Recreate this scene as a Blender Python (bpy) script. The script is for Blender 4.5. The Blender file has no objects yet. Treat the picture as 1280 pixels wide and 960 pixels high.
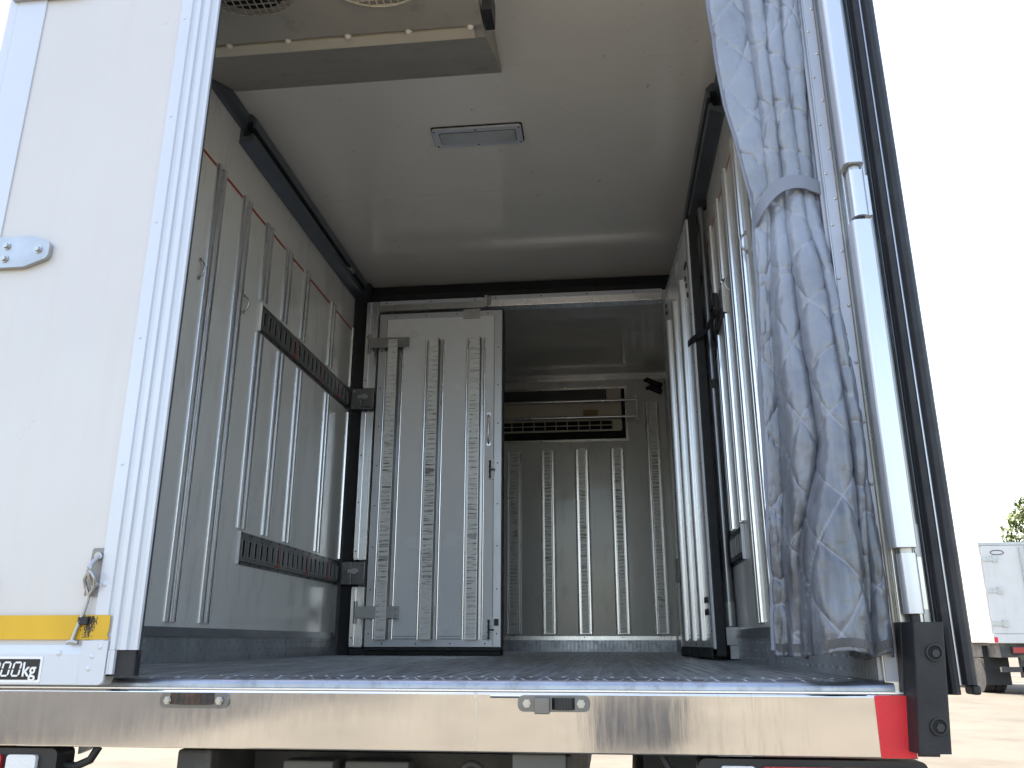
import bpy, math, random
import numpy as np
from mathutils import Matrix, Vector
random.seed(7)
R = math.radians
C = bpy.context.scene.collection
scene = bpy.context.scene

# ------------------------------------------------------------ camera
cam_data = bpy.data.cameras.new("camera")
cam = bpy.data.objects.new("camera", cam_data); C.objects.link(cam)
yaw, pit, rol = R(6.339), R(17.158), R(0.047)
fw = Vector((-math.sin(yaw)*math.cos(pit), math.cos(yaw)*math.cos(pit), math.sin(pit)))
rt = Vector((math.cos(yaw), math.sin(yaw), 0)); up = rt.cross(fw)
r2 = rt*math.cos(rol)+up*math.sin(rol); u2 = up*math.cos(rol)-rt*math.sin(rol)
mw = Matrix.Identity(4)
for i in range(3):
    mw[i][0] = r2[i]; mw[i][1] = u2[i]; mw[i][2] = -fw[i]
mw[0][3], mw[1][3], mw[2][3] = 0.492, -1.784, 0.072
cam.matrix_world = mw
cam_data.sensor_width = 36; cam_data.lens = 36*1045.28/1280
cam_data.clip_start = 0.02; cam_data.clip_end = 6000
scene.camera = cam

# ------------------------------------------------------------ world, sun, exposure
SUN_EL = R(56)
sx, sy = -0.62, 0.78
SUN_ROT = math.atan2(sx, sy)
world = bpy.data.worlds.new("World"); scene.world = world
world.use_nodes = True
wn = world.node_tree.nodes; wl = world.node_tree.links
wn.clear()
sky = wn.new('ShaderNodeTexSky'); sky.sky_type = 'NISHITA'; sky.sun_disc = False
sky.sun_elevation = SUN_EL; sky.sun_rotation = SUN_ROT
sky.air_density = 1.0; sky.dust_density = 2.5; sky.ozone_density = 1.0
bg = wn.new('ShaderNodeBackground'); bg.inputs['Strength'].default_value = 0.15
wo = wn.new('ShaderNodeOutputWorld')
tint = wn.new('ShaderNodeVectorMath'); tint.operation = 'MULTIPLY'; tint.inputs[1].default_value = (1.16, 1.03, .90)   # thin high haze warms the clear-sky blue
wl.new(sky.outputs[0], tint.inputs[0]); wl.new(tint.outputs[0], bg.inputs[0]); wl.new(bg.outputs[0], wo.inputs[0])
sd = bpy.data.lights.new("sun", 'SUN'); sd.energy = 3.0; sd.angle = R(0.53); sd.color = (1.0, 0.93, 0.82)
so = bpy.data.objects.new("sun", sd); C.objects.link(so)
h = math.hypot(sx, sy)
tosun = Vector((sx/h*math.cos(SUN_EL), sy/h*math.cos(SUN_EL), math.sin(SUN_EL)))
so.rotation_euler = tosun.to_track_quat('Z', 'Y').to_euler()
so.location = tosun*30
scene.view_settings.view_transform = 'Standard'; scene.view_settings.look = 'None'
scene.view_settings.exposure = 2.14; scene.view_settings.gamma = 1
scene.view_settings.use_curve_mapping = False
scene.render.engine = 'CYCLES'
scene.cycles.max_bounces = 12; scene.cycles.diffuse_bounces = 9; scene.cycles.glossy_bounces = 5

# ------------------------------------------------------------ materials
def N(nt, t, **kw):
    n = nt.nodes.new(t)
    for k, v in kw.items(): setattr(n, k, v)
    return n
def mat(name, col, rough=.5, metal=0., var=.12, vscale=3., bump=0., bscale=80., stretch=(1, 1, 1),
        rvar=.15, dirt=None, dscale=6., dlo=.55, dhi=.75, coat=0., spec=.5, aniso=0., damt=1., sheen=0., dstretch=None):
    m = bpy.data.materials.new(name); m.use_nodes = True
    nt = m.node_tree; L = nt.links; b = nt.nodes['Principled BSDF']
    tc = N(nt, 'ShaderNodeTexCoord'); mp = N(nt, 'ShaderNodeMapping'); mp.inputs['Scale'].default_value = stretch
    L.new(tc.outputs['Object'], mp.inputs[0])
    n1 = N(nt, 'ShaderNodeTexNoise'); n1.inputs['Scale'].default_value = vscale; n1.inputs['Detail'].default_value = 6
    L.new(mp.outputs[0], n1.inputs['Vector'])
    mr = N(nt, 'ShaderNodeMapRange'); mr.inputs[1].default_value = .3; mr.inputs[2].default_value = .7
    mr.inputs[3].default_value = 1-var; mr.inputs[4].default_value = 1+var
    L.new(n1.outputs[0], mr.inputs[0])
    vm = N(nt, 'ShaderNodeVectorMath', operation='SCALE'); vm.inputs[0].default_value = col[:3]
    L.new(mr.outputs[0], vm.inputs['Scale'])
    out = vm.outputs[0]
    if dirt:
        n2 = N(nt, 'ShaderNodeTexNoise'); n2.inputs['Scale'].default_value = dscale; n2.inputs['Detail'].default_value = 8; n2.inputs['Roughness'].default_value = .65
        if dstretch:
            mp2 = N(nt, 'ShaderNodeMapping'); mp2.inputs['Scale'].default_value = dstretch
            L.new(tc.outputs['Object'], mp2.inputs[0]); L.new(mp2.outputs[0], n2.inputs['Vector'])
        else: L.new(mp.outputs[0], n2.inputs['Vector'])
        m2 = N(nt, 'ShaderNodeMapRange'); m2.inputs[1].default_value = dlo; m2.inputs[2].default_value = dhi; m2.inputs[4].default_value = damt
        L.new(n2.outputs[0], m2.inputs[0])
        mx = N(nt, 'ShaderNodeMix', data_type='RGBA'); L.new(m2.outputs[0], mx.inputs[0]); L.new(out, mx.inputs[6])
        mx.inputs[7].default_value = (*dirt, 1); out = mx.outputs[2]
    L.new(out, b.inputs['Base Color'])
    n3 = N(nt, 'ShaderNodeTexNoise'); n3.inputs['Scale'].default_value = vscale*2.3; n3.inputs['Detail'].default_value = 5
    L.new(mp.outputs[0], n3.inputs['Vector'])
    rr = N(nt, 'ShaderNodeMapRange'); rr.inputs[1].default_value = .3; rr.inputs[2].default_value = .7
    rr.inputs[3].default_value = max(.02, rough*(1-rvar)); rr.inputs[4].default_value = min(1, rough*(1+rvar))
    L.new(n3.outputs[0], rr.inputs[0]); L.new(rr.outputs[0], b.inputs['Roughness'])
    b.inputs['Metallic'].default_value = metal
    b.inputs['Specular IOR Level'].default_value = spec
    b.inputs['Coat Weight'].default_value = coat
    if sheen: b.inputs['Sheen Weight'].default_value = sheen
    if aniso: b.inputs['Anisotropic'].default_value = aniso
    if bump:
        n4 = N(nt, 'ShaderNodeTexNoise'); n4.inputs['Scale'].default_value = bscale; n4.inputs['Detail'].default_value = 4
        L.new(mp.outputs[0], n4.inputs['Vector'])
        bp = N(nt, 'ShaderNodeBump'); bp.inputs['Strength'].default_value = 1; bp.inputs['Distance'].default_value = bump
        L.new(n4.outputs[0], bp.inputs['Height']); L.new(bp.outputs[0], b.inputs['Normal'])
    return m

paint = mat('white_paint', (.62, .605, .59), .32, var=.02, bump=.0004, bscale=25, dirt=(.55, .5, .42), dlo=.5, dhi=.9, dscale=4, coat=.2, damt=.30, dstretch=(7, 1, .5))
paintalu = mat('white_aluminium_trim', (.60, .63, .68), .3, metal=.15, var=.02, dirt=(.5, .48, .44), dlo=.66, dhi=1.0, dscale=5, damt=.35, rvar=.05)
frp = mat('cream_wall_panel', (.785, .785, .745), .22, var=.035, vscale=1.5, dirt=(.34, .32, .28), dlo=.52, dhi=.85, dscale=5, damt=.5, bump=.0006, bscale=5, coat=.25, dstretch=(2, 2, .6))
ceilm = mat('ceiling_panel', (.82, .79, .715), .20, var=.05, vscale=1.2, dirt=(.12, .10, .08), dlo=.655, dhi=.72, dscale=24, damt=.55, bump=.0004, bscale=5, coat=.4)
alu = mat('extruded_aluminium', (.86, .87, .89), .28, metal=1, var=.03, vscale=2, stretch=(3, 3, .5), rvar=.1)
steel = mat('stainless_steel', (.60, .60, .58), .30, metal=1, var=.08, vscale=6, dirt=(.22, .21, .19), dlo=.6, dhi=.85, dscale=18, damt=.5)
darkalu = mat('grey_anodised_track', (.15, .17, .195), .38, metal=.65, var=.15, dirt=(.25, .27, .3), dlo=.62, dhi=.9, dscale=12, damt=.4)
etrack = mat('galvanised_rail', (.20, .20, .20), .38, metal=.85, var=.15, dirt=(.12, .11, .10), dlo=.5, dhi=.8, dscale=25, damt=.6)
rubber = mat('black_rubber', (.014, .015, .018), .55, var=.25, vscale=12, bump=.0006, bscale=90, dirt=(.09, .085, .08), dlo=.6, dhi=.9, dscale=18, damt=.4)
blackpl = mat('black_painted_steel', (.02, .02, .022), .45, var=.3, dirt=(.10, .09, .075), dlo=.55, dhi=.85, dscale=10, damt=.5)
voidm = mat('dark_recess', (.012, .012, .013), .8, var=.1)
redm = mat('red_tape', (.42, .05, .035), .45, var=.15, vscale=20)
redrefl = mat('red_reflector_sheet', (.72, .018, .03), .35, var=.08, vscale=14, bump=.0006, bscale=420, dirt=(.25, .02, .02), dlo=.6, dhi=.8, dscale=10, damt=.4)
yellow = mat('yellow_stripe', (.66, .40, .018), .38, var=.08, vscale=8, dirt=(.38, .24, .05), dlo=.62, dhi=.85, dscale=20, damt=.5)
screwm = mat('screw_steel', (.5, .5, .48), .35, metal=1, var=.1)
darkscrew = mat('dark_screw_head', (.05, .05, .05), .5, metal=.6, var=.1)
whitescrew = mat('cream_plastic_cap', (.72, .69, .6), .35, var=.05)
zinc = mat('zinc_plated_steel', (.42, .43, .44), .36, metal=.9, var=.12, vscale=10, dirt=(.3, .28, .25), dlo=.55, dhi=.85, dscale=30, damt=.4)
grime = mat('black_grease', (.05, .042, .03), .6, var=.4, vscale=40)
rust = mat('rusted_steel', (.055, .048, .043), .55, metal=.4, var=.4, vscale=25, dirt=(.13, .06, .035), dlo=.5, dhi=.68, dscale=26, bump=.001, bscale=120)
unitm = mat('cooling_unit_casing', (.40, .375, .32), .5, var=.08, vscale=4, dirt=(.12, .11, .09), dlo=.56, dhi=.78, dscale=10, damt=.6)
unitlight = mat('cooling_unit_cream', (.66, .60, .47), .4, var=.06, dirt=(.3, .27, .2), dlo=.6, dhi=.85, damt=.5)
coil = mat('cooling_coil_fins', (.05, .05, .052), .5, metal=.5, var=.3, vscale=1, stretch=(1, 1, 60))
lampm = mat('lamp_diffuser', (.46, .49, .49), .18, var=.05, dirt=(.25, .25, .24), dlo=.5, dhi=.8, dscale=14, damt=.6, coat=.5)
decalblk = mat('decal_black', (.012, .012, .014), .35, var=.1)
decalwht = mat('decal_white', (.82, .82, .82), .4, var=.03)
clearlens = mat('clear_lens', (.72, .74, .75), .12, var=.05, bump=.002, bscale=160, coat=.6)
redlens = mat('red_lens', (.35, .012, .02), .12, var=.05, bump=.002, bscale=160, coat=.8)
orangelens = mat('orange_lens', (.6, .16, .01), .12, var=.05, bump=.002, bscale=160, coat=.8)
labelm = mat('ochre_label', (.35, .26, .08), .4, var=.1)
strapm = mat('black_webbing', (.012, .013, .02), .7, var=.2, bump=.0008, bscale=300)
tyrem = mat('tyre_rubber', (.022, .022, .022), .8, var=.2, dirt=(.16, .14, .11), dlo=.5, dhi=.8, dscale=8, damt=.6)
chassism = mat('chassis_paint', (.045, .045, .045), .6, var=.3, dirt=(.18, .16, .13), dlo=.5, dhi=.75, dscale=6, damt=.7)
greybox = mat('dusty_grey_steel', (.12, .12, .115), .6, metal=.2, var=.2, dirt=(.1, .09, .08), dlo=.5, dhi=.8)
rockbox = mat('silver_paint', (.5, .52, .55), .4, metal=.5, var=.15)
barkm = mat('bark', (.10, .075, .05), .9, var=.3, vscale=8, bump=.02, bscale=14)

def floor_material():
    m = mat('ribbed_floor_plate', (.42, .44, .48), .40, metal=.75, var=.22, vscale=5, stretch=(9, .8, 1), dirt=(.06, .058, .055), dlo=.45, dhi=.75, dscale=4, damt=.7, bump=.0012, bscale=60)
    return m
floorm = floor_material()
treadm = mat('tread_plate', (.36, .385, .43), .34, metal=.9, var=.18, vscale=9, dirt=(.10, .10, .105), dlo=.5, dhi=.75, dscale=22, damt=.7)
kickm = mat('dull_tread_plate', (.40, .42, .44), .42, metal=.45, var=.2, vscale=7, dirt=(.08, .08, .08), dlo=.5, dhi=.75, dscale=14, damt=.6)

def bumper_material():
    m = bpy.data.materials.new('brushed_bumper_steel'); m.use_nodes = True
    nt = m.node_tree; L = nt.links; b = nt.nodes['Principled BSDF']
    tc = N(nt, 'ShaderNodeTexCoord')
    def noise(scale, st, det=6, rgh=.55):
        mp = N(nt, 'ShaderNodeMapping'); mp.inputs['Scale'].default_value = st
        L.new(tc.outputs['Object'], mp.inputs[0])
        n = N(nt, 'ShaderNodeTexNoise'); n.inputs['Scale'].default_value = scale; n.inputs['Detail'].default_value = det; n.inputs['Roughness'].default_value = rgh
        L.new(mp.outputs[0], n.inputs['Vector']); return n.outputs[0]
    def rng(src, a, bb, c, d):
        r = N(nt, 'ShaderNodeMapRange'); r.inputs[1].default_value = a; r.inputs[2].default_value = bb; r.inputs[3].default_value = c; r.inputs[4].default_value = d
        L.new(src, r.inputs[0]); return r.outputs[0]
    b.inputs['Metallic'].default_value = 1
    streak = noise(9, (9, 1, .9), 8, .7); blot = noise(3, (1.2, 1, 3)); msk = noise(2.2, (1, 1, 1), 2)
    mul = N(nt, 'ShaderNodeMath', operation='MULTIPLY'); L.new(rng(streak, .50, .66, 0, 1), mul.inputs[0]); L.new(rng(msk, .42, .62, .05, .5), mul.inputs[1])
    mx = N(nt, 'ShaderNodeMix', data_type='RGBA'); mx.inputs[6].default_value = (.78, .765, .74, 1); mx.inputs[7].default_value = (.50, .49, .47, 1)
    L.new(mul.outputs[0], mx.inputs[0])
    mx2 = N(nt, 'ShaderNodeMix', data_type='RGBA'); mx2.inputs[7].default_value = (.62, .61, .59, 1)
    L.new(mx.outputs[2], mx2.inputs[6]); L.new(rng(blot, .45, .7, 0, .8), mx2.inputs[0])
    L.new(mx2.outputs[2], b.inputs['Base Color'])
    L.new(rng(streak, .3, .7, .05, .13), b.inputs['Roughness'])
    b1 = N(nt, 'ShaderNodeBump'); b1.inputs['Distance'].default_value = .0009; L.new(noise(4.2, (1, 1, 1.4), 1), b1.inputs['Height'])
    b2 = N(nt, 'ShaderNodeBump'); b2.inputs['Distance'].default_value = .00006; L.new(noise(30, (3, 1, .25), 3), b2.inputs['Height'])
    L.new(b1.outputs[0], b2.inputs['Normal']); L.new(b2.outputs[0], b.inputs['Normal'])
    return m
bumperm = bumper_material()

def worn_material():
    """pale strip face with dark horizontal scuffs left by sliding cargo"""
    m = bpy.data.materials.new('scuffed_strip_face'); m.use_nodes = True
    nt = m.node_tree; L = nt.links; b = nt.nodes['Principled BSDF']
    tc = N(nt, 'ShaderNodeTexCoord')
    oi = N(nt, 'ShaderNodeObjectInfo')
    ad = N(nt, 'ShaderNodeVectorMath', operation='ADD'); L.new(tc.outputs['Object'], ad.inputs[0])
    sc = N(nt, 'ShaderNodeVectorMath', operation='SCALE'); L.new(oi.outputs['Location'], sc.inputs[0]); sc.inputs['Scale'].default_value = 1.37
    L.new(sc.outputs[0], ad.inputs[1])
    def nz(st, det=3):
        mp = N(nt, 'ShaderNodeMapping'); mp.inputs['Scale'].default_value = st
        L.new(ad.outputs[0], mp.inputs[0])
        n = N(nt, 'ShaderNodeTexNoise'); n.inputs['Scale'].default_value = 1.; n.inputs['Detail'].default_value = det
        L.new(mp.outputs[0], n.inputs['Vector']); return n.outputs[0]
    def rg(src, lo, hi, a=0., b_=1.):
        r = N(nt, 'ShaderNodeMapRange'); r.inputs[1].default_value = lo; r.inputs[2].default_value = hi; r.inputs[3].default_value = a; r.inputs[4].default_value = b_
        L.new(src, r.inputs[0]); return r.outputs[0]
    def mth(op, a, b_):
        m_ = N(nt, 'ShaderNodeMath', operation=op)
        for k, q in ((0, a), (1, b_)):
            if isinstance(q, float): m_.inputs[k].default_value = q
            else: L.new(q, m_.inputs[k])
        return m_.outputs[0]
    sep = N(nt, 'ShaderNodeSeparateXYZ'); L.new(ad.outputs[0], sep.inputs[0])
    sloc = N(nt, 'ShaderNodeSeparateXYZ'); L.new(tc.outputs['Object'], sloc.inputs[0])
    # rungs pressed by the ends of pallets, irregular in strength and length
    ph = mth('ADD', mth('MULTIPLY', sep.outputs['Z'], 215.), mth('MULTIPLY', nz((.6, .6, 7), 2), 16.))
    rung = rg(mth('SINE', ph, 0.), .80, .97)
    rung = mth('MULTIPLY', rung, rg(nz((26, 26, 9), 2), .42, .60))
    smudge = mth('MULTIPLY', rg(nz((7, 7, 105), 3), .53, .64), rg(nz((6, 6, 5), 2), .40, .62, .1, 1.))
    fine = mth('MULTIPLY', rg(nz((14, 14, 260), 2), .58, .66), .6)
    allm = mth('MAXIMUM', mth('MAXIMUM', rung, smudge), fine)
    # heaviest between knee and chest height, little near the ends
    env = mth('MULTIPLY', rg(sloc.outputs['Z'], .0, .35, .35, 1.), rg(sloc.outputs['Z'], 1.25, 1.75, 1., .45))
    ml = N(nt, 'ShaderNodeMath', operation='MULTIPLY'); L.new(allm, ml.inputs[0]); L.new(mth('MULTIPLY', env, .92), ml.inputs[1])
    mx = N(nt, 'ShaderNodeMix', data_type='RGBA'); mx.inputs[6].default_value = (.84, .84, .81, 1); mx.inputs[7].default_value = (.09, .09, .085, 1)
    L.new(ml.outputs[0], mx.inputs[0]); L.new(mx.outputs[2], b.inputs['Base Color'])
    b.inputs['Roughness'].default_value = .34; b.inputs['Metallic'].default_value = .1
    return m
wornm = worn_material()

def fabric_material():
    m = mat('quilted_curtain_fabric', (.245, .278, .34), .31, var=.09, vscale=7, bump=.0050, bscale=15, dirt=(.125, .128, .14), dlo=.50, dhi=.78, dscale=4.5, damt=.6, spec=.8)
    nt = m.node_tree; L = nt.links; b = nt.nodes['Principled BSDF']
    # grubby towards the hem, where hands, boots and cargo rub: real soiling of the cloth
    at = N(nt, 'ShaderNodeAttribute', attribute_name='soil')
    n = N(nt, 'ShaderNodeTexNoise'); n.inputs['Scale'].default_value = 11; n.inputs['Detail'].default_value = 7
    ml = N(nt, 'ShaderNodeMath', operation='MULTIPLY'); L.new(at.outputs['Fac'], ml.inputs[0])
    r = N(nt, 'ShaderNodeMapRange'); r.inputs[1].default_value = .30; r.inputs[2].default_value = .62; r.inputs[3].default_value = .5; L.new(n.outputs[0], r.inputs[0])
    L.new(r.outputs[0], ml.inputs[1])
    old = b.inputs['Base Color'].links[0].from_socket
    mx = N(nt, 'ShaderNodeMix', data_type='RGBA'); L.new(ml.outputs[0], mx.inputs[0]); L.new(old, mx.inputs[6]); mx.inputs[7].default_value = (.048, .052, .060, 1)
    st = N(nt, 'ShaderNodeAttribute', attribute_name='stitch')
    mx3 = N(nt, 'ShaderNodeMix', data_type='RGBA'); L.new(st.outputs['Fac'], mx3.inputs[0]); L.new(mx.outputs[2], mx3.inputs[6]); mx3.inputs[7].default_value = (.33, .36, .41, 1)
    L.new(mx3.outputs[2], b.inputs['Base Color'])
    return m
fabricm = fabric_material()
bandm = mat('curtain_tie_webbing', (.20, .225, .28), .6, var=.08, bump=.0006, bscale=200)

def ground_material():
    m = mat('sunlit_concrete_yard', (.155, .143, .119), .9, spec=.08, var=.12, vscale=.25, bump=.006, bscale=30, dirt=(.09, .082, .068), dlo=.48, dhi=.72, dscale=.9, damt=.65)
    return m
groundm = ground_material()

def leaf_material():
    m = mat('leaves', (.12, .16, .03), .6, var=.5, vscale=1.3)
    b = m.node_tree.nodes['Principled BSDF']
    b.inputs['Subsurface Weight'].default_value = 0
    return m
leafm = leaf_material()

# ------------------------------------------------------------ mesh helpers
class G:
    def __init__(s): s.v = []; s.f = []; s.sm = []
    def add(s, vs, fs, smooth=False):
        n = len(s.v); s.v += [tuple(p) for p in vs]
        for f in fs: s.f.append(tuple(i+n for i in f)); s.sm.append(smooth)
        return s
    def box(s, x0, x1, y0, y1, z0, z1):
        return s.add([(x0, y0, z0), (x1, y0, z0), (x1, y1, z0), (x0, y1, z0), (x0, y0, z1), (x1, y0, z1), (x1, y1, z1), (x0, y1, z1)],
                     [(0, 3, 2, 1), (4, 5, 6, 7), (0, 1, 5, 4), (1, 2, 6, 5), (2, 3, 7, 6), (3, 0, 4, 7)])
    def prism(s, poly, axis, a, b, smooth=False):
        """poly in the two other axes (in xyz order), extruded along axis from a to b"""
        def P(p, t):
            q = list(p); q.insert('xyz'.index(axis), t); return tuple(q)
        n = len(poly)
        vs = [P(p, a) for p in poly]+[P(p, b) for p in poly]
        fs = [(i, (i+1) % n, (i+1) % n+n, i+n) for i in range(n)]
        s.add(vs, fs, smooth); s.add(vs[:n], [tuple(range(n-1, -1, -1))]); s.add(vs[n:], [tuple(range(n))])
        return s
    def tube(s, pts, r, n=10, caps=True, smooth=True, sq=None):
        pts = [Vector(p) for p in pts]; rings = []; ref = None
        for i, p in enumerate(pts):
            d = (pts[min(i+1, len(pts)-1)]-pts[max(i-1, 0)]).normalized()
            if ref is None or abs(ref.dot(d)) > .98: ref = Vector((0, 0, 1)) if abs(d.z) < .9 else Vector((0, 1, 0))
            a = d.cross(ref).normalized(); b = d.cross(a).normalized(); ref = -b if False else ref
            rr = r[i] if isinstance(r, (list, tuple)) else r
            rings.append([p+a*math.cos(2*math.pi*k/n)*rr+b*math.sin(2*math.pi*k/n)*rr*(sq or 1) for k in range(n)])
        vs = [q for rg in rings for q in rg]; fs = []
        for i in range(len(pts)-1):
            for k in range(n): fs.append((i*n+k, i*n+(k+1) % n, (i+1)*n+(k+1) % n, (i+1)*n+k))
        s.add(vs, fs, smooth)
        if caps: s.add(rings[0], [tuple(range(n-1, -1, -1))]); s.add(rings[-1], [tuple(range(n))])
        return s
    def cyl(s, p0, p1, r, n=14, r1=None): return s.tube([p0, p1], [r, r if r1 is None else r1], n)
    def dome(s, c, nrm, r, h, n=8):
        c = Vector(c); d = Vector(nrm).normalized(); ref = Vector((0, 0, 1)) if abs(d.z) < .9 else Vector((1, 0, 0))
        a = d.cross(ref).normalized(); b = d.cross(a)
        vs = []
        for rr, hh in ((1, 0), (.78, .6), (.35, .95)):
            vs += [c+(a*math.cos(2*math.pi*k/n)+b*math.sin(2*math.pi*k/n))*r*rr+d*h*hh for k in range(n)]
        vs.append(c+d*h); fs = []
        for i in range(2):
            for k in range(n): fs.append((i*n+k, i*n+(k+1) % n, (i+1)*n+(k+1) % n, (i+1)*n+k))
        for k in range(n): fs.append((2*n+k, 2*n+(k+1) % n, 3*n))
        return s.add(vs, fs, True)
    def xform(s, M): s.v = [tuple(M @ Vector(p)) for p in s.v]; return s
def rrect(x0, x1, y0, y1, r, n=4):
    out = []
    for cx, cy, a0 in ((x1-r, y0+r, -90), (x1-r, y1-r, 0), (x0+r, y1-r, 90), (x0+r, y0+r, 180)):
        for k in range(n+1):
            a = R(a0+90*k/n); out.append((cx+r*math.cos(a), cy+r*math.sin(a)))
    return out

W = {}
def place(o, M, parent):
    W[o.name] = M
    if parent is not None:
        o.parent = parent; o.matrix_basis = W[parent.name].inverted() @ M
    else: o.matrix_basis = M
def T(x, y, z): return Matrix.Translation((x, y, z))
def RZ(a): return Matrix.Rotation(a, 4, 'Z')
def obj(name, g, m, parent=None, M=None, bevel=0, label=None, kind=None, org=None, seg=2):
    """links one mesh; g's vertices are in world space unless M (its world matrix) is given"""
    if M is None:
        M = T(*(org or (W[parent.name].translation if parent is not None else (0, 0, 0))))
        inv = M.inverted(); vs = [tuple(inv @ Vector(p)) for p in g.v]
    else: vs = g.v
    me = bpy.data.meshes.new(name); me.from_pydata(vs, [], g.f)
    me.polygons.foreach_set('use_smooth', g.sm); me.update()
    if m is not None:
        for k in (m if isinstance(m, (list, tuple)) else [m]): me.materials.append(k)
    o = bpy.data.objects.new(name, me); C.objects.link(o)
    place(o, M, parent)
    if bevel:
        b = o.modifiers.new('bevel', 'BEVEL'); b.width = bevel; b.segments = seg; b.limit_method = 'ANGLE'; b.angle_limit = R(35)
        b.harden_normals = False
    if label: o['label'] = label
    if kind: o['kind'] = kind
    return o
def dup(o, M, parent, label=None):
    c = o.copy(); C.objects.link(c); c.parent = None; place(c, M, parent)
    if label: c['label'] = label
    return c
def tag(o, label, cat, group=None, kind=None):
    o['label'] = label; o['category'] = cat
    if group: o['group'] = group
    if kind: o['kind'] = kind
def empty(name, loc, label, cat, group=None, rz=0):
    o = bpy.data.objects.new(name, None); C.objects.link(o); o.empty_display_size = .1
    place(o, T(*loc) @ RZ(rz), None); tag(o, label, cat, group); return o

GZ = -1.15
# ------------------------------------------------------------ ground
g = G(); n = 64
ring = [(3000*math.cos(2*math.pi*k/n), 3000*math.sin(2*math.pi*k/n), GZ) for k in range(n)]
g.add(ring, [tuple(range(n))])
ground = obj('ground', g, groundm, org=(0, 0, GZ)); ground['kind'] = 'structure'
linem = mat('road_paint', (.75, .74, .70), .6, var=.1, vscale=3, dirt=(.36, .33, .28), dlo=.5, dhi=.7, dscale=3)
for (x0, y0, x1, y1) in ((10.6, 26.6, 14.6, 27.6), (14.9, 34.2, 21.0, 36.0), (-9, 6, -9, 12)):
    d = Vector((x1-x0, y1-y0, 0)).normalized(); s_ = Vector((-d.y, d.x, 0))*.09
    a, b = Vector((x0, y0, GZ+.004)), Vector((x1, y1, GZ+.004))
    g = G(); g.add([a-s_, b-s_, b+s_, a+s_], [(0, 1, 2, 3)])
    l_ = obj('painted_line', g, linem, ground, kind='structure')

refl_grey = mat('added_grey_ground', (.05, .049, .047), .9, var=.2, vscale=.8, spec=.1)  # grey for made-up ground that darkens the bumper's left reflection
refl_dark = mat('added_dark_ground', (.022, .023, .026), .9, var=.2, vscale=.8, spec=.1)  # darker still, in place of a standing figure's reflection in the bumper
for nm, m_, pl in (('added_reflection_sheet', refl_grey, [(-60, -60), (-60, -5.5), (-7, -7.6), (-5.4, -9.5), (-6.0, -15), (-4.9, -21), (-9, -60)]),  # unseen sheets added behind the camera, outlined to mirror dark in the bumper
                   ('added_reflection_patch', refl_dark, [(.1, -22), (.25, -9.0), (1.1, -8.8), (1.55, -11), (1.6, -13.5), (2.4, -22)])):
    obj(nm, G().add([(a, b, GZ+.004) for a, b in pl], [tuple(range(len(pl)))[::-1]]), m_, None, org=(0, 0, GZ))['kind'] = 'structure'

# ------------------------------------------------------------ the refrigerated truck
truck = empty('refrigerated_truck', (0, 2.4, GZ), 'open refrigerated truck in the foreground, white left door with yellow stripe, steel bumper', 'truck')
XW, ZC, YB = 1.03, 2.276, 5.195
XO = 1.105   # outside of the body sides
YF = 0.06    # where the side panels start behind the rear frame

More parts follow.
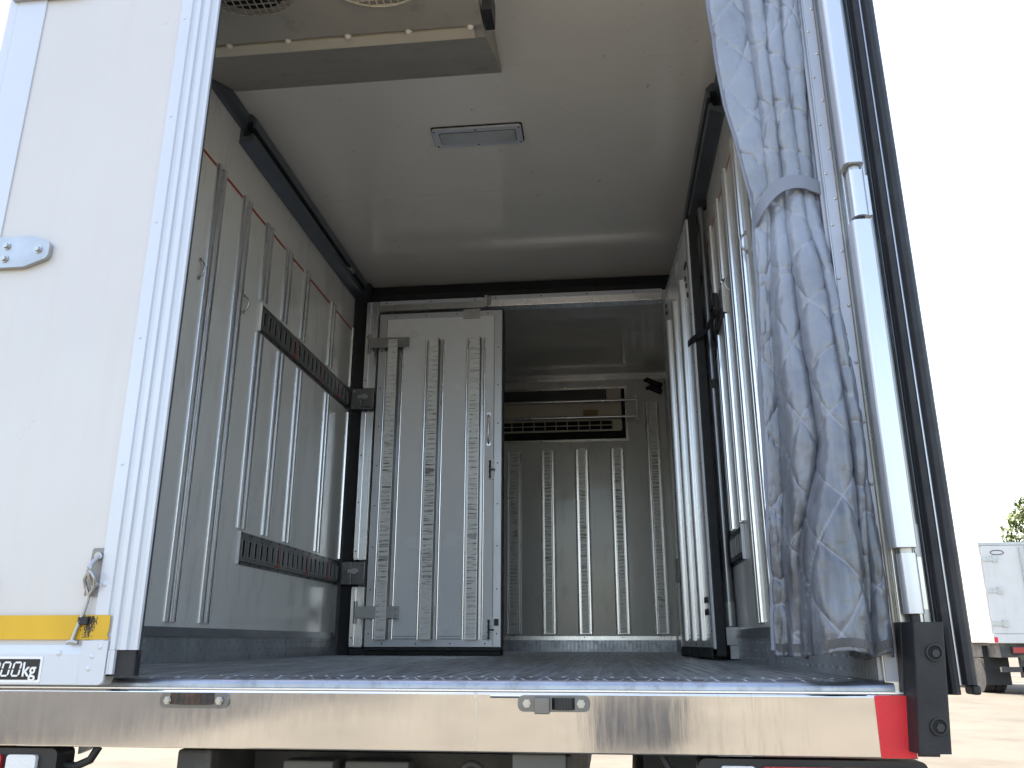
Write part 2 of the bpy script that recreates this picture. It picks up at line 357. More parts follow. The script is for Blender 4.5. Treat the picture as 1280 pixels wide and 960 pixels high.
def strip_mesh(length, nsc=0):
    """double ridged aluminium wall strip, standing on z, face towards +x, back at x=0"""
    g = G()
    prof = [(0, -.042), (.002, -.042), (.002, -.036)]
    for c in (-.0225, .0225):
        for k in range(7):
            a = math.pi*k/6; prof.append((.003+.0105*math.sin(a)**.7, c-.0135*math.cos(a)))
        if c < 0: prof.append((.002, 0))
    prof += [(.002, .036), (.002, .042), (0, .042)]
    g.prism(prof, 'z', 0, length)
    return g
sidem0 = mat('rail_channel_grey', (.05, .05, .052), .6, metal=.3)
dullalu = mat('dull_base_aluminium', (.34, .36, .38), .42, metal=.8, var=.1)
def wall(side):
    sgn = -1 if side == 'left' else 1
    x = sgn*XW
    g = G()
    g.box(min(x, sgn*XO), max(x, sgn*XO), YF, YB+.08, -.10, ZC+.10)
    w = obj('side_wall', g, frp, truck, label=('left' if sgn < 0 else 'right')+' inner wall, cream panel with upright metal strips')
    # outer skin, white
    sk = G().box(min(sgn*(XO+.002), sgn*(XO+.006)), max(sgn*(XO+.002), sgn*(XO+.006)), YF+.01, YB+.10, -.12, ZC+.12)
    obj('outer_skin', sk, paint, w)
    RZm = RZ(0) if sgn < 0 else RZ(math.pi)
    ys = [.334, .586, .839, 1.093, 1.349, 1.600, 1.856, 2.112, 2.549, 2.965]
    cache = {}
    def strip(y, z0, z1):
        k = round(z1-z0, 3)
        if k not in cache: cache[k] = obj('wall_strip', strip_mesh(z1-z0), alu, w, M=T(x, y, z0) @ RZm)
        else: dup(cache[k], T(x, y, z0) @ RZm, w)
    for i, y in enumerate(ys):
        if y < 1.5: strip(y, .139, 1.935)
        else:
            strip(y, 1.552, 1.935); strip(y, .526, 1.392)
    # strips of the front chamber
    for y in (3.4, 3.83, 4.26, 4.69): strip(y, .139, 1.935)
    # red tape line between strips
    first = None
    for a, b in zip(ys[:-1], ys[1:]):
        g = G().box(x if sgn < 0 else x-.0015, x+.0015 if sgn < 0 else x, a+.046, b-.046, 1.914, 1.926)
        obj('red_line', g, redm, w)
    # logistic rails
    for zc in (1.473, .447):
        y0, y1 = 1.585, 2.93
        def bx(gg, d0, d1, ya, yb, za, zb):
            xs = sorted((x-sgn*d0*.62, x-sgn*d1*.62)); gg.box(xs[0], xs[1], ya, yb, za, zb)
        g = G(); h2 = .068
        bx(g, .018, .021, y0, y1, zc+.040, zc+.050); bx(g, .018, .021, y0, y1, zc-.050, zc-.040)
        bx(g, .000, .021, y0, y1, zc+.050, zc+.054); bx(g, .000, .021, y0, y1, zc-.054, zc-.050)
        bx(g, .000, .004, y0, y1, zc+.054, zc+h2); bx(g, .000, .004, y0, y1, zc-h2, zc-.054)
        npitch = 21; p = (y1-y0)/npitch
        for k in range(npitch+1):
            yc = y0+k*p
            bx(g, .0182, .0212, max(y0, yc-.019), min(y1, yc+.019), zc-.0405, zc+.0405)
        rail = obj('cargo_rail', g, etrack, w, label='slotted cargo rail '+('at chest height' if zc > 1 else 'near the floor'))
        # raised rims round the slots
        g = G()
        for k in range(npitch):
            yc = y0+(k+.5)*p
            for (ya, yb, za, zb) in ((-.0145, -.0115, -.034, .034), (.0115, .0145, -.034, .034), (-.0145, .0145, .034, .037), (-.0145, .0145, -.037, -.034)):
                bx(g, .0190, .0235, yc+ya, yc+yb, zc+za, zc+zb)
        obj('slot_rim', g, zinc, w, kind='stuff')
        g = G(); bx(g, .001, .004, y0+.002, y1-.002, zc-.049, zc+.049)
        obj('rail_channel', g, sidem0, w)
        g = G(); bx(g, .0, .0225, y0-.009, y0-.001, zc-h2, zc+h2)
        obj('rail_end_cap', g, decalwht, w, bevel=.003)
        for k in (6, 12, 17):
            g = G(); yc = y0+(k+.5)*p
            bx(g, .0214, .0222, yc+.0185, yc+.030, zc-.048, zc+.048); bx(g, .0214, .0222, yc-.03, yc+.018, zc-.050, zc-.0415)
            obj('red_mark', g, redm, w)
        g = G(); k = 0
        yy = y0+.03
        while yy < y1:
            for zz in (zc+.061, zc-.061): g.dome((x-sgn*.004, yy, zz), (-sgn, 0, 0), .0045, .003, 6)
            yy += .105
        obj('rivet', g, darkscrew, w, kind='stuff')
    # grab loops
    for yy, zz in ((1.005, 1.442), (1.412, 1.465)):
        g = G(); pts = []
        for k in range(9):
            a = math.pi*k/8; pts.append((x-sgn*(.004+.020*math.sin(a)), yy, zz+.032*math.cos(a)))
        g.tube(pts, .0042, 7)
        for s_ in (-1, 1): g.cyl((x-sgn*.001, yy, zz+s_*.037), (x-sgn*.006, yy, zz+s_*.037), .0085, 10)
        obj('lashing_loop', g, steel, w)
    # ceiling track for the movable bulkhead: C profile with a lip
    a = sgn
    y0 = 1.215
    P = lambda d, z: (x-a*d, z)
    prof = [P(0, 2.135), P(.012, 2.128), P(.060, 2.150), P(.064, 2.176), P(.050, 2.178), P(.046, 2.165), P(.014, 2.165), P(.014, 2.235), P(.055, 2.235), P(.055, 2.205), P(.068, 2.205), P(.070, 2.250), P(.045, 2.275), P(0, 2.275)]
    if a > 0: prof = prof[::-1]
    obj('ceiling_track', G().prism(prof, 'y', y0, 2.96), darkalu, w, label='dark grey track along the ceiling corner')
    prof = [P(0, 2.205), P(.02, 2.205), P(.035, 2.235), P(.035, 2.275), P(0, 2.275)]
    obj('corner_trim', G().prism(prof, 'y', YF, y0-.002), darkalu, w)
    g = G().box(*sorted((x-a*.03, x-a*.075)), 2.62, 2.68, 2.180, 2.200)
    g.cyl((x-a*.05, 2.60, 2.19), (x-a*.05, 2.70, 2.19), .008)
    obj('track_roller', g, steel, w, bevel=.002)
    # base: ledge trim, kick plate with raised lozenges
    xs = lambda d0, d1: sorted((x-a*d0, x-a*d1))
    g = G().box(*xs(0, .012), YF, 2.90, .100, .122).box(*xs(0, .018), YF, 2.90, .090, .100)
    obj('base_trim', g, dullalu, w)
    g = G().box(*xs(0, .010), YF, 1.23, .0, .090).box(*xs(0, .010), 1.236, 2.20, .0, .090).box(*xs(0, .010), 2.206, YB, .0, .090)
    r_ = 0
    for iz in range(3):
        for iy in range(int(3.0/.034)):
            yy = .08+iy*.034; zz = .016+iz*.028
            ang = R(35) if (iy+iz) % 2 else R(-35)
            dy, dz = math.cos(ang)*.011, math.sin(ang)*.011; ny, nz = -math.sin(ang)*.003, math.cos(ang)*.003
            X0, X1 = x-a*.0101, x-a*.0125
            g.add([(X0, yy-dy, zz-dz), (X0, yy+ny, zz+nz), (X0, yy+dy, zz+dz), (X0, yy-ny, zz-nz), (X1, yy, zz)],
                  [(0, 1, 4), (1, 2, 4), (2, 3, 4), (3, 0, 4)] if a < 0 else [(1, 0, 4), (2, 1, 4), (3, 2, 4), (0, 3, 4)])
    obj('kick_plate', g, kickm, w)
    return w
wall_l = wall('left'); wall_r = wall('right')

# back wall of the front chamber
g = G().box(-XW, XW, YB, YB+.08, -.10, ZC+.10)
bw = obj('end_wall', g, frp, truck, label='far end wall of the cargo box, cream panel')
g = G().box(-XW, XW, YB-.006, YB, ZC-.028, ZC-.001)
for k in range(9): g.dome((-.9+k*.225, YB-.006, ZC-.014), (0, -1, 0), .005, .003, 6)
obj('top_trim', g, steel, bw)
def hat_strip(length, w=.046, flange=.072, depth=.030):
    """flanges and folded face of a hat profile, standing on z, back at y=0, face towards -y"""
    g = G()
    for s_ in (-1, 1):
        pr = [(s_*w, 0), (s_*w, -.003), (s_*(flange-.013), -.003)]+[(s_*(flange-.0065-.0065*math.cos(math.pi*k/6)), -.003-.0055*math.sin(math.pi*k/6)) for k in range(7)]+[(s_*flange, 0)]
        g.prism(pr if s_ < 0 else pr[::-1], 'z', 0, length)
    g.prism([(-w+.005, -depth+.004), (-w+.003, -depth), (w-.003, -depth), (w-.005, -depth+.004)], 'z', 0, length)
    z = .03
    while z < length:
        for s_ in (-1, 1): g.dome((s_*(flange+w)/2, -.004, z), (0, -1, 0), .0042, .0028, 6)
        z += .43
    return g
def hat_sides(length, w, depth):
    return G().prism([(-w+.0005, -.0005), (-w+.0048, -depth+.0045), (w-.0048, -depth+.0045), (w-.0005, -.0005)], 'z', .001, length-.001)
sidem = mat('dark_strip_flank', (.07, .072, .075), .5, metal=.3, var=.15)
def hat(parent, M, length, w=.046, flange=.072, depth=.030, cache={}, plain=False):
    k = (round(length, 3), w, parent.name)
    if k not in cache:
        a = obj('cargo_strip', hat_strip(length, w, flange, depth), alu, parent, M=M)
        c = obj('strip_flank', hat_sides(length, w, depth), sidem, parent, M=M)
        b = None
        if not plain: b = obj('scuffed_face', G().box(-w+.006, w-.006, -.0012, 0, .004, length-.004), wornm, parent, M=M @ T(0, -depth-.0006, 0))
        cache[k] = (a, b, c)
    else:
        a, b, c = cache[k]
        dup(a, M, parent); dup(c, M, parent)
        if b: dup(b, M @ T(0, -depth-.0006, 0), parent)
for xc, z1 in ((-.84, 1.63), (-.55, 1.63), (-.262, 1.63), (.024, 1.635), (.312, 1.635), (.611, 1.635), (.917, 2.035)):
    hat(bw, T(xc, YB, .135), z1-.135, .034, .060, .045)
g = G().box(-XW+.011, XW-.011, YB-.012, YB, .088, .100).box(-XW+.011, XW-.011, YB-.006, YB, .100, .118)
for k in range(7): g.dome((-.9+k*.3, YB-.006, .109), (0, -1, 0), .005, .003, 6)
obj('base_trim', g, alu, bw)
g = G().box(-XW+.011, XW-.011, YB-.010, YB, 0, .088)
for iz in range(4):
    for ix in range(66):
        xx = -1.0+ix*.0305; zz = .012+iz*.021; ang = R(38) if (ix+iz) % 2 else R(-38)
        dx, dz = math.cos(ang)*.012, math.sin(ang)*.012; nx, nz = -math.sin(ang)*.0035, math.cos(ang)*.0035
        Y0, Y1 = YB-.0101, YB-.0135
        g.add([(xx-dx, Y0, zz-dz), (xx-nx, Y0, zz-nz), (xx+dx, Y0, zz+dz), (xx+nx, Y0, zz+nz), (xx, Y1, zz)], [(0, 1, 4), (1, 2, 4), (2, 3, 4), (3, 0, 4)])
obj('kick_plate', g, treadm, bw)
# cooling unit recessed in the end wall
cu = obj('wall_cooler_recess', G().box(-.70, .70, YB-.004, YB-.001, 1.715, 2.175), voidm, truck, label='wall cooling unit recessed in the end wall')
g = G()
for (a, b, c, d) in ((-.725, .713, 2.165, 2.185), (-.725, .713, 1.703, 1.722), (.692, .7125, 1.7225, 2.1645), (-.725, -.705, 1.7225, 2.1645)):
    g.box(a, b, YB-.016, YB-.0045, c, d)
for k in range(6):
    for zz in (2.175, 1.712): g.dome((-.62+k*.25, YB-.016, zz), (0, -1, 0), .006, .004, 6)
for zz in (1.80, 1.95, 2.09): g.dome((.703, YB-.016, zz), (0, -1, 0), .006, .004, 6)
obj('cooler_frame', g, steel, cu)
obj('coil_panel', G().box(-.70, .53, YB-.055, YB-.005, 2.035, 2.150), coil, cu)
g = G()
for k in range(12): g.box(-.70, .53, YB-.066, YB-.0555, 2.038+k*.0095, 2.0405+k*.0095)
obj('coil_fin', g, etrack, cu, kind='stuff')
obj('cooler_casing', G().box(-.70, .66, YB-.075, YB-.005, 1.885, 2.030), unitlight, cu, bevel=.008)
g = G().box(.535, .66, YB-.060, YB-.005, 2.034, 2.150)
for zz in (2.06, 2.125): g.dome((.552, YB-.060, zz), (0, -1, 0), .005, .004, 6)
obj('side_cover', g, unitlight, cu, bevel=.003)
g = G().box(-.70, .655, YB-.072, YB-.060, 1.868, 1.882).box(-.70, .655, YB-.072, YB-.060, 1.778, 1.792).box(.585, .66, YB-.072, YB-.060, 1.7925, 1.8675).box(-.70, .58, YB-.070, YB-.062, 1.826, 1.833)
for k in range(14): g.box(-.66+k*.095, -.654+k*.095, YB-.071, YB-.061, 1.7922, 1.8678)
obj('air_grille', g, unitlight, cu)
obj('rating_plate', G().box(.335, .46, YB-.0775, YB-.0758, 1.905, 1.965), labelm, cu)
g = G()
for zz in (2.025, 1.883): g.cyl((-.78, YB-.135, zz), (.775, YB-.135, zz), .0125, 12)
obj('guard_rail', g, steel, cu)
for s_ in (-1, 1):
    g = G().box(s_*.785-.011, s_*.785+.011, YB-.145, YB-.125, 1.845, 2.065)
    for zz in (1.86, 2.05): g.cyl((s_*.785, YB-.125, zz), (s_*.785, YB-.001, zz), .009, 8)
    obj('guard_bracket', g, steel, cu)

# ceiling with panel joints
g = G()
for (a, b) in ((YF, 1.02), (1.0215, 1.98), (1.9815, 2.9385), (2.94, 4.1), (4.1015, YB)):
    g.box(-XW, XW, a, b, ZC, ZC+.10)
ceil = obj('ceiling', g, ceilm, truck)
obj('roof_skin', G().box(-XO-.008, XO+.008, -.01, YB+.11, ZC+.125, ZC+.135), paint, truck)
# ceiling cooling unit by the door
cy0 = .06
prof = [(cy0, ZC-.003), (cy0, 2.075), (.11, 2.06), (.528, 2.06), (.534, 2.074), (.545, 2.076), (.602, 2.072), (.612, 2.080), (1.055, ZC-.003)]
rfu = obj('ceiling_cooler', G().prism(prof, 'x', -.985, .135), unitm, truck, bevel=.004, label='ceiling cooling unit above the doorway')
obj('drip_tray_lip', G().prism([(.546, 2.0745), (.546, 2.0665), (.590, 2.0635), (.600, 2.0695)], 'x', -.985, .100), unitlight, rfu)
for k in range(5):
    g = G().dome((-.76+k*.213, .533, 2.062), (0, -.35, -1), .0125, .014, 12)
    obj('cap_screw', g, whitescrew, rfu)
g = G().box(.1415, .173, .46, .56, 2.065, 2.16)
obj('bracket', g, blackpl, rfu)
obj('end_cover', G().box(.1365, .141, .08, .58, 2.082, 2.25), unitm, rfu)
for xc in (-.58, -.165):
    g = G(); r_ = .19; yc = .198
    g.cyl((xc, yc, 2.0585), (xc, yc, 2.0560), .172, 40)
    obj('fan_opening', g, voidm, rfu)
    g = G()
    for k in range(5):
        a = 2*math.pi*k/5; M_ = T(xc, yc, 2.0535) @ RZ(a) @ Matrix.Rotation(R(12), 4, 'X')
        b_ = G().box(.02, .16, -.035, .035, -.0008, .0008).xform(M_); g.add(b_.v, b_.f)
    obj('fan_blade', g, blackpl, rfu)
    g = G()
    for k in range(-8, 9):
        o_ = k*.0235; e_ = math.sqrt(max(0, .195**2-o_*o_))
        if e_ < .02: continue
        g.box(xc-e_, xc+e_, yc+o_-.0016, yc+o_+.0016, 2.0475, 2.0505)
        g.box(xc+o_-.0016, xc+o_+.0016, yc-e_, yc+e_, 2.0445, 2.0474)
    g.tube([(xc+.195*math.cos(R(a)), yc+.195*math.sin(R(a)), 2.049) for a in range(0, 361, 10)], .004, 6)
    obj('fan_grille', g, unitm if xc < -.3 else unitlight, rfu)
# ceiling lamp
sidem2 = mat('dark_gap', (.10, .10, .10), .6)
lamp = obj('ceiling_lamp', G().prism(rrect(-.228, .175, 1.402, 1.540, .012), 'z', ZC-.016, ZC-.001), paintalu, truck, bevel=.002, label='slim ceiling lamp in a white frame')
obj('lamp_gasket', G().prism(rrect(-.233, .180, 1.398, 1.544, .013), 'z', ZC-.006, ZC-.0005), rubber, lamp)
obj('lamp_recess', G().prism(rrect(-.199, .149, 1.426, 1.516, .010), 'z', ZC-.0175, ZC-.0162), sidem2, lamp)
obj('lamp_diffuser', G().prism(rrect(-.195, .145, 1.430, 1.512, .010), 'z', ZC-.021, ZC-.0165), lampm, lamp, bevel=.003)
g = G()
for xx in (-.218, -.03, .165):
    for yy in (1.414, 1.528): g.dome((xx, yy, ZC-.016), (0, 0, -1), .005, .003, 8)
obj('lamp_screw', g, darkscrew, lamp)

# floor
g = G().box(-XW, XW, .03, YB, -.09, 0)
fl = obj('floor', g, floorm, truck)
g = G(); k = 0
xx = -1.0
while xx < 1.0:
    g.prism([(xx-.006, .0002), (xx-.003, .003), (xx+.003, .003), (xx+.006, .0002)], 'y', .07, YB-.02); xx += .034
obj('floor_rib', g, floorm, fl, kind='stuff')
# rounded tread plate nose at the sill
prof = []
for k in range(9):
    a = R(90+80*k/8); prof.append((.012+.020*math.cos(a)*1.0, -.0145+.0165*math.sin(a)))
prof = [(.075, .0019), (.03, .002)]+prof+[(-.008, -.018), (.075, -.018)]
nose = obj('sill_plate', G().prism(prof, 'x', -1.02, 1.035, smooth=False), treadm, truck, label='rounded tread plate along the floor edge')
g = G(); k = 0
xx = -1.0
random.seed(3)
while xx < 1.02:
    a = R(38) if k % 2 else R(-38)
    for (yc, zc, ny, nz) in ((.0015, -.0015, -.62, .78),):
        t_ = Vector((0, nz, -ny)); d = Vector((math.cos(a), 0, 0))+t_*math.sin(a); d *= .0125; p_ = (Vector((-math.sin(a), 0, 0))+t_*math.cos(a))*.0024
        c = Vector((xx+(.013 if ny == 0 else 0), yc, zc)); nn = Vector((0, ny, nz))
        g.add([c-d, c-p_, c+d, c+p_, c+nn*.0016], [(0, 1, 4), (1, 2, 4), (2, 3, 4), (3, 0, 4)])
    xx += .0275; k += 1
obj('tread_lug', g, treadm, nose, kind='stuff')
obj('sill_lip', G().box(-1.02, 1.045, -.028, .03, -.0215, -.0185), alu, truck)

# ------------------------------------------------------------ bumper
prof = [(-.032, -.134), (-.034, -.131), (-.034, -.026), (-.031, -.0225), (.02, -.0225), (.02, -.030), (-.028, -.032), (-.028, -.128), (.02, -.130), (.02, -.134)]
bump = obj('rear_bumper', G().prism(prof, 'x', -1.11, 1.052), bumperm, truck, bevel=.0012, label='brushed stainless steel bumper below the sill')
obj('weld_seam', G().box(.2255, .2285, -.0352, -.0342, -.130, -.024).box(.222, .229, -.036, -.0342, -.036, -.024), steel, bump, bevel=.0005)
obj('pressed_lip', G().prism([(-.0342, -.026), (-.0375, -.030), (-.0342, -.0335)], 'x', .255, .40), bumperm, bump)
def catch(x0, x1, z0, z1, rusty):
    m = rust if rusty else steel; xm = (x0+x1)/2; zm = (z0+z1)/2; y = -.0345
    p = obj('door_catch', G().prism(rrect(x0, x1, z0, z1, .012), 'y', y-.005, y), etrack, bump, bevel=.0012, label='rusty door catch on the bumper' if rusty else 'steel door catch with square lug on the bumper')
    # the prism above is laid out in x,z
    for xx in (x0+.018, x1-.018):
        g = G().cyl((xx, y-.005, zm), (xx, y-.0095, zm), .0085, 6).cyl((xx, y-.0095, zm), (xx, y-.013, zm), .0055, 12)
        obj('bolt', g, screwm, bump)
    g = G(); pts = []
    a, b = (x0+.022, x1-.030) if rusty else (xm-.004, x1-.030)
    N_ = 9
    for k in range(N_):
        t = k/(N_-1); hgt = .012*math.sin(math.pi*t)**.45
        pts.append((a+(b-a)*t, y-.0055-hgt, zm+(.004 if rusty else 0)))
    for k in range(N_-1):
        (ax, ay, az), (bx_, by_, bz) = pts[k], pts[k+1]; hw = .011
        g.add([(ax, ay, az-hw), (bx_, by_, bz-hw), (bx_, by_, bz+hw), (ax, ay, az+hw), (ax, ay+.004, az-hw), (bx_, by_+.004, bz-hw), (bx_, by_+.004, bz+hw), (ax, ay+.004, az+hw)],
              [(0, 1, 2, 3), (7, 6, 5, 4), (3, 2, 6, 7), (1, 0, 4, 5), (0, 3, 7, 4), (2, 1, 5, 6)])
    obj('catch_loop', g, m if rusty else blackpl, bump, bevel=.001)
    if not rusty: obj('catch_lug', G().box(x0+.034, x0+.063, y-.022, y-.0052, z0-.003, z1-.003), etrack, bump, bevel=.0015)
    else: obj('catch_recess', G().box(x0+.040, x1-.046, y-.0062, y-.0051, zm-.008, zm+.010), grime, bump)
catch(-.430, -.283, -.0575, -.0275, True)
catch(.310, .452, -.0580, -.0275, False)
g = G().prism(rrect(.987, 1.0505, -.1325, -.0235, .003), 'y', -.0362, -.0342)
obj('red_reflector', g, redrefl, bump, label='red reflective panel at the right end of the bumper')
# rubber block beside the bumper
def block(s):
    g = G().prism([(s*1.060, -.082), (s*1.117, -.076), (s*1.117, -.030), (s*1.054, -.030)][::s], 'z', -.120, .109)
    skew = lambda g_: setattr(g_, 'v', [(a-s*.018*(.109-c)/.229, b, c) for a, b, c in g_.v]) or g_
    skew(g)
    b = obj('rubber_buffer', g, rubber, truck, bevel=.004, label='black rubber buffer block at the bumper end')
    for zz in (.054, -.074):
        obj('bolt_hole', skew(G().cyl((s*1.095, -.0805, zz), (s*1.095, -.074, zz), .0125, 18)), voidm, b)
        g = G()
        pts = [(s*1.095+.014*math.cos(2*math.pi*k/16), -.0822, zz+.014*math.sin(2*math.pi*k/16)) for k in range(17)]
        g.tube(pts, .0018, 5); g.cyl((s*1.095+.002, -.0832, zz-.001), (s*1.095+.002, -.0815, zz-.001), .0075, 6)
        obj('bolt_head', skew(g), darkscrew, b)
    obj('buffer_bracket', skew(G().box(*sorted((s*1.053, s*1.112)), -.0295, .03, -.130, .11)), blackpl, b)
block(1); block(-1)

# ------------------------------------------------------------ rear frame: posts and header
flangem = mat('grey_flange_metal', (.40, .415, .46), .4, metal=.35, var=.05, dirt=(.3, .29, .27), dlo=.58, dhi=.85, dscale=12, damt=.5)
sealm = mat('aged_sealant', (.22, .17, .12), .8, var=.3, vscale=30)
def post(s):
    f = lambda pts: [(s*a, b) for a, b in pts][::s]
    g = G().prism(f([(1.020, .10), (1.020, .0), (1.046, -.004), (1.047, .010), (1.056, .012), (1.058, .006), (1.074, .004), (1.075, .014), (1.122, .016), (1.122, .055), (1.04, .10)]), 'z', -.0215, ZC+.12)
    p = obj('corner_post', g, steel, truck, label=('right' if s > 0 else 'left')+' rear corner post')
    g = G()
    for (a, b) in ((.012, .020), (.030, .036), (.048, .054), (.066, .072), (.084, .094)):
        xs_ = sorted((s*1.0198, s*1.0130)); g.box(xs_[0], xs_[1], a, b, .002, ZC-.001)
    obj('jamb_rib', g, flangem, p)
    g = G().box(*sorted((s*1.0215, s*1.0445)), -.0060, -.0035, .0, ZC+.02)
    obj('flange', g, flangem, p)
    obj('sealant_line', G().box(*sorted((s*1.0447, s*1.0475)), -.0055, -.0035, .0, ZC+.02), sealm, p)
    g = G(); z = .12; k = 0
    while z < ZC:
        xx = 1.026 if k % 2 else 1.040
        g.dome((s*xx, -.006, z), (0, -1, 0), .0038, .0028, 8); z += .066; k += 1
    z = .2
    while z < ZC: g.dome((s*1.066, .0045, z), (0, -1, 0), .0045, .003, 8); z += .16
    obj('flange_screw', g, screwm, p, kind='stuff')
    return p
post_r = post(1); post_l = post(-1)
hd = obj('rear_header', G().box(-1.019, 1.019, .0, .055, ZC-.06, ZC+.12), steel, truck, bevel=.004)
# hinge covers and knuckles on both sides
def hinges(s):
    covers = ((.250, .962, True), (1.105, 1.77, True))
    for z0, z1, _ in covers:
        poly = rrect(1.053, 1.097, -.060, -.010, .012, 4); poly = [(s*a, b) for a, b in poly][::s]
        obj('hinge_cover', G().prism(poly, 'z', z0, z1, smooth=False), paintalu if s < 0 else hinge_alu, truck, bevel=.001, label='long pale hinge cover on the '+('right' if s > 0 else 'left')+' post')
    for zc in (.183, 1.034, 1.84):
        g = G().cyl((s*1.0795, -.036, zc-.058), (s*1.0795, -.036, zc+.056), .0185, 24)
        o = obj('hinge_knuckle', g, hinge_alu, truck, bevel=.0015)
        g = G().cyl((s*1.078, -.034, zc+.0565), (s*1.078, -.034, zc+.068), .015, 16)
        obj('hinge_nut', G().cyl((s*1.0795, -.036, zc-.080), (s*1.0795, -.036, zc-.0585), .010, 8), darkscrew, truck)
        obj('hinge_pin', g, screwm, truck)
        g = G().prism([(s*a, b) for a, b in ((1.058, -.0155), (1.103, -.0155), (1.103, -.003), (1.058, -.003))][::s], 'z', zc-.085, zc+.085)
        g.prism([(s*a, b) for a, b in ((1.0975, -.034), (1.108, -.034), (1.108, -.016), (1.0975, -.016))][::s], 'z', zc-.050, zc+.050)
        obj('hinge_plate', g, steel, truck, bevel=.002)
hinge_alu = mat('satin_hinge_aluminium', (.60, .63, .68), .28, metal=.6, var=.03, vscale=2, rvar=.02)
hinges(1); hinges(-1)

# ------------------------------------------------------------ left rear door (closed, narrow leaf)
ld = obj('rear_door', G().box(-1.058, -.560, -.056, .004, -.0135, ZC+.05), paint, truck, label='closed white left rear door leaf')
obj('door_stile', G().box(-1.060, -.978, -.0605, -.0562, .076, ZC+.05), paintalu, ld, bevel=.0015)
prof = [(-.5855, -.0562), (-.5855, -.0600), (-.556, -.0610), (-.554, -.0560), (-.545, -.0555), (-.543, -.0600), (-.532, -.0605), (-.530, -.0545), (-.5225, -.0540), (-.5205, -.0590), (-.507, -.0595), (-.505, -.0525), (-.4945, -.052), (-.492, -.0555), (-.4850, -.0555), (-.4835, -.050), (-.512, .000), (-.5855, .000)]
obj('door_edge_profile', G().prism(prof, 'z', .056, ZC+.05), paintalu, ld, label='ribbed aluminium edge of the left door')
obj('door_seal', G().prism([(-.4834, -.0495), (-.4815, -.047), (-.509, .004), (-.512, .001)], 'z', .048, ZC+.05), rubber, ld)
obj('lower_seal', G().prism([(-.535, -.052), (-.489, -.050), (-.487, -.030), (-.52, .0), (-.559, .0), (-.559, -.045)], 'z', .004, .0555), rubber, ld, bevel=.004)
# bottom rail with rolled top, rounded corner plate
prof = [(-.0562, .066), (-.0585, .066), (-.0605, .056), (-.0625, .048), (-.0630, -.0125), (-.0562, -.0125)]
obj('bottom_rail', G().prism(prof, 'x', -1.060, -.604), paintalu, ld, label='white bottom rail of the left door')
pl = [(-.6035, -.0125), (-.556, -.0125), (-.549, -.0095), (-.546, -.003), (-.546, .0745), (-.6035, .0745)]
obj('corner_plate', G().prism(pl, 'y', -.0632, -.0563), paintalu, ld, bevel=.001)
obj('edge_cap', G().box(-.5445, -.530, -.0605, -.0500, .008, .0555).box(-.542, -.540, -.0615, -.0604, .008, .0550), paintalu, ld)
for (xx, zz) in ((-.652, .049), (-.562, .062), (-.578, .043), (-.582, .019), (-.85, .049), (-.573, .190)):
    obj('door_rivet', G().dome((xx, -.0625 if zz < .1 else -.0606, zz), (0, -1, 0), .0062, .0028, 14), paintalu, ld)
for zz in (.45, .75, 1.05, 1.35, 1.65): obj('door_rivet', G().dome((-.572, -.0606, zz), (0, -1, 0), .0042, .002, 10), paintalu, ld)
obj('hinge_gap_shade', G().box(-1.0675, -1.0605, -.050, .0, -.012, ZC+.05), rubber, ld)  # black strip standing in for the shade in the gap by the hinge
# yellow reflective stripe, end slightly torn
random.seed(5)
top = [(-1.057, .1255), (-.552, .1262)]; end = []
for k in range(8): end.append((-.5495+random.uniform(-.0025, .0012), .1262-k*.0064))
poly = [(-1.057, .0765)]+[(-.547, .0765)]+end[::-1][1:]+[(-1.057, .1255)]
g = G().prism(poly, 'y', -.0624, -.0612)
obj('yellow_stripe', g, yellow, ld, label='yellow stripe across the foot of the left door')
# load decal: black plate, white outline figures
g = G().prism(rrect(-1.02, -.685, -.009, .0425, .003), 'y', -.0639, -.0632)
dec = obj('load_plate', g, decalwht, ld, label='white bordered black load plate reading 000kg')
g = G().prism(rrect(-1.014, -.690, -.0035, .0375, .002), 'y', -.0645, -.0640)
obj('plate_ground', g, decalblk, ld)
def glyph_zero(x, z, w, hgt, t, sl):
    g = G(); sh = lambda px, pz: (x+px+sl*pz, z+pz)
    def seg(pts):
        q = [sh(*p) for p in pts]; n = len(q)
        g.add([(a, -.0652, b) for a, b in q]+[(a, -.0646, b) for a, b in q], [tuple(range(n))]+[(i+n, (i+1) % n+n, (i+1) % n, i) for i in range(n)])
    c = .0035; gp = .0012
    seg([(c, 0), (w-c, 0), (w-c-.001, t), (c+.001, t)])
    seg([(c+.001, hgt-t), (w-c-.001, hgt-t), (w-c, hgt), (c, hgt)])
    for zz0, zz1 in ((.001, hgt/2-gp), (hgt/2+gp, hgt-.001)):
        seg([(0, zz0+c*(zz0 < .01)), (t*.0+c*(zz0 < .01), zz0), (t, zz0+t*.8*(zz0 < .01)), (t, zz1-t*.8*(zz0 > .01)), (c*(zz0 > .01), zz1), (0, zz1-c*(zz0 > .01))])
        seg([(w-c*(zz0 < .01), zz0), (w, zz0+c*(zz0 < .01)), (w, zz1-c*(zz0 > .01)), (w-c*(zz0 > .01), zz1), (w-t, zz1-t*.8*(zz0 > .01)), (w-t, zz0+t*.8*(zz0 < .01))])
    return g
for k, xx in enumerate((-.799, -.775, -.751)):
    obj('numeral', glyph_zero(xx-.001, .0025, .0195, .030, .0036, .16), decalwht, ld, label='white figure 0 on the load plate')
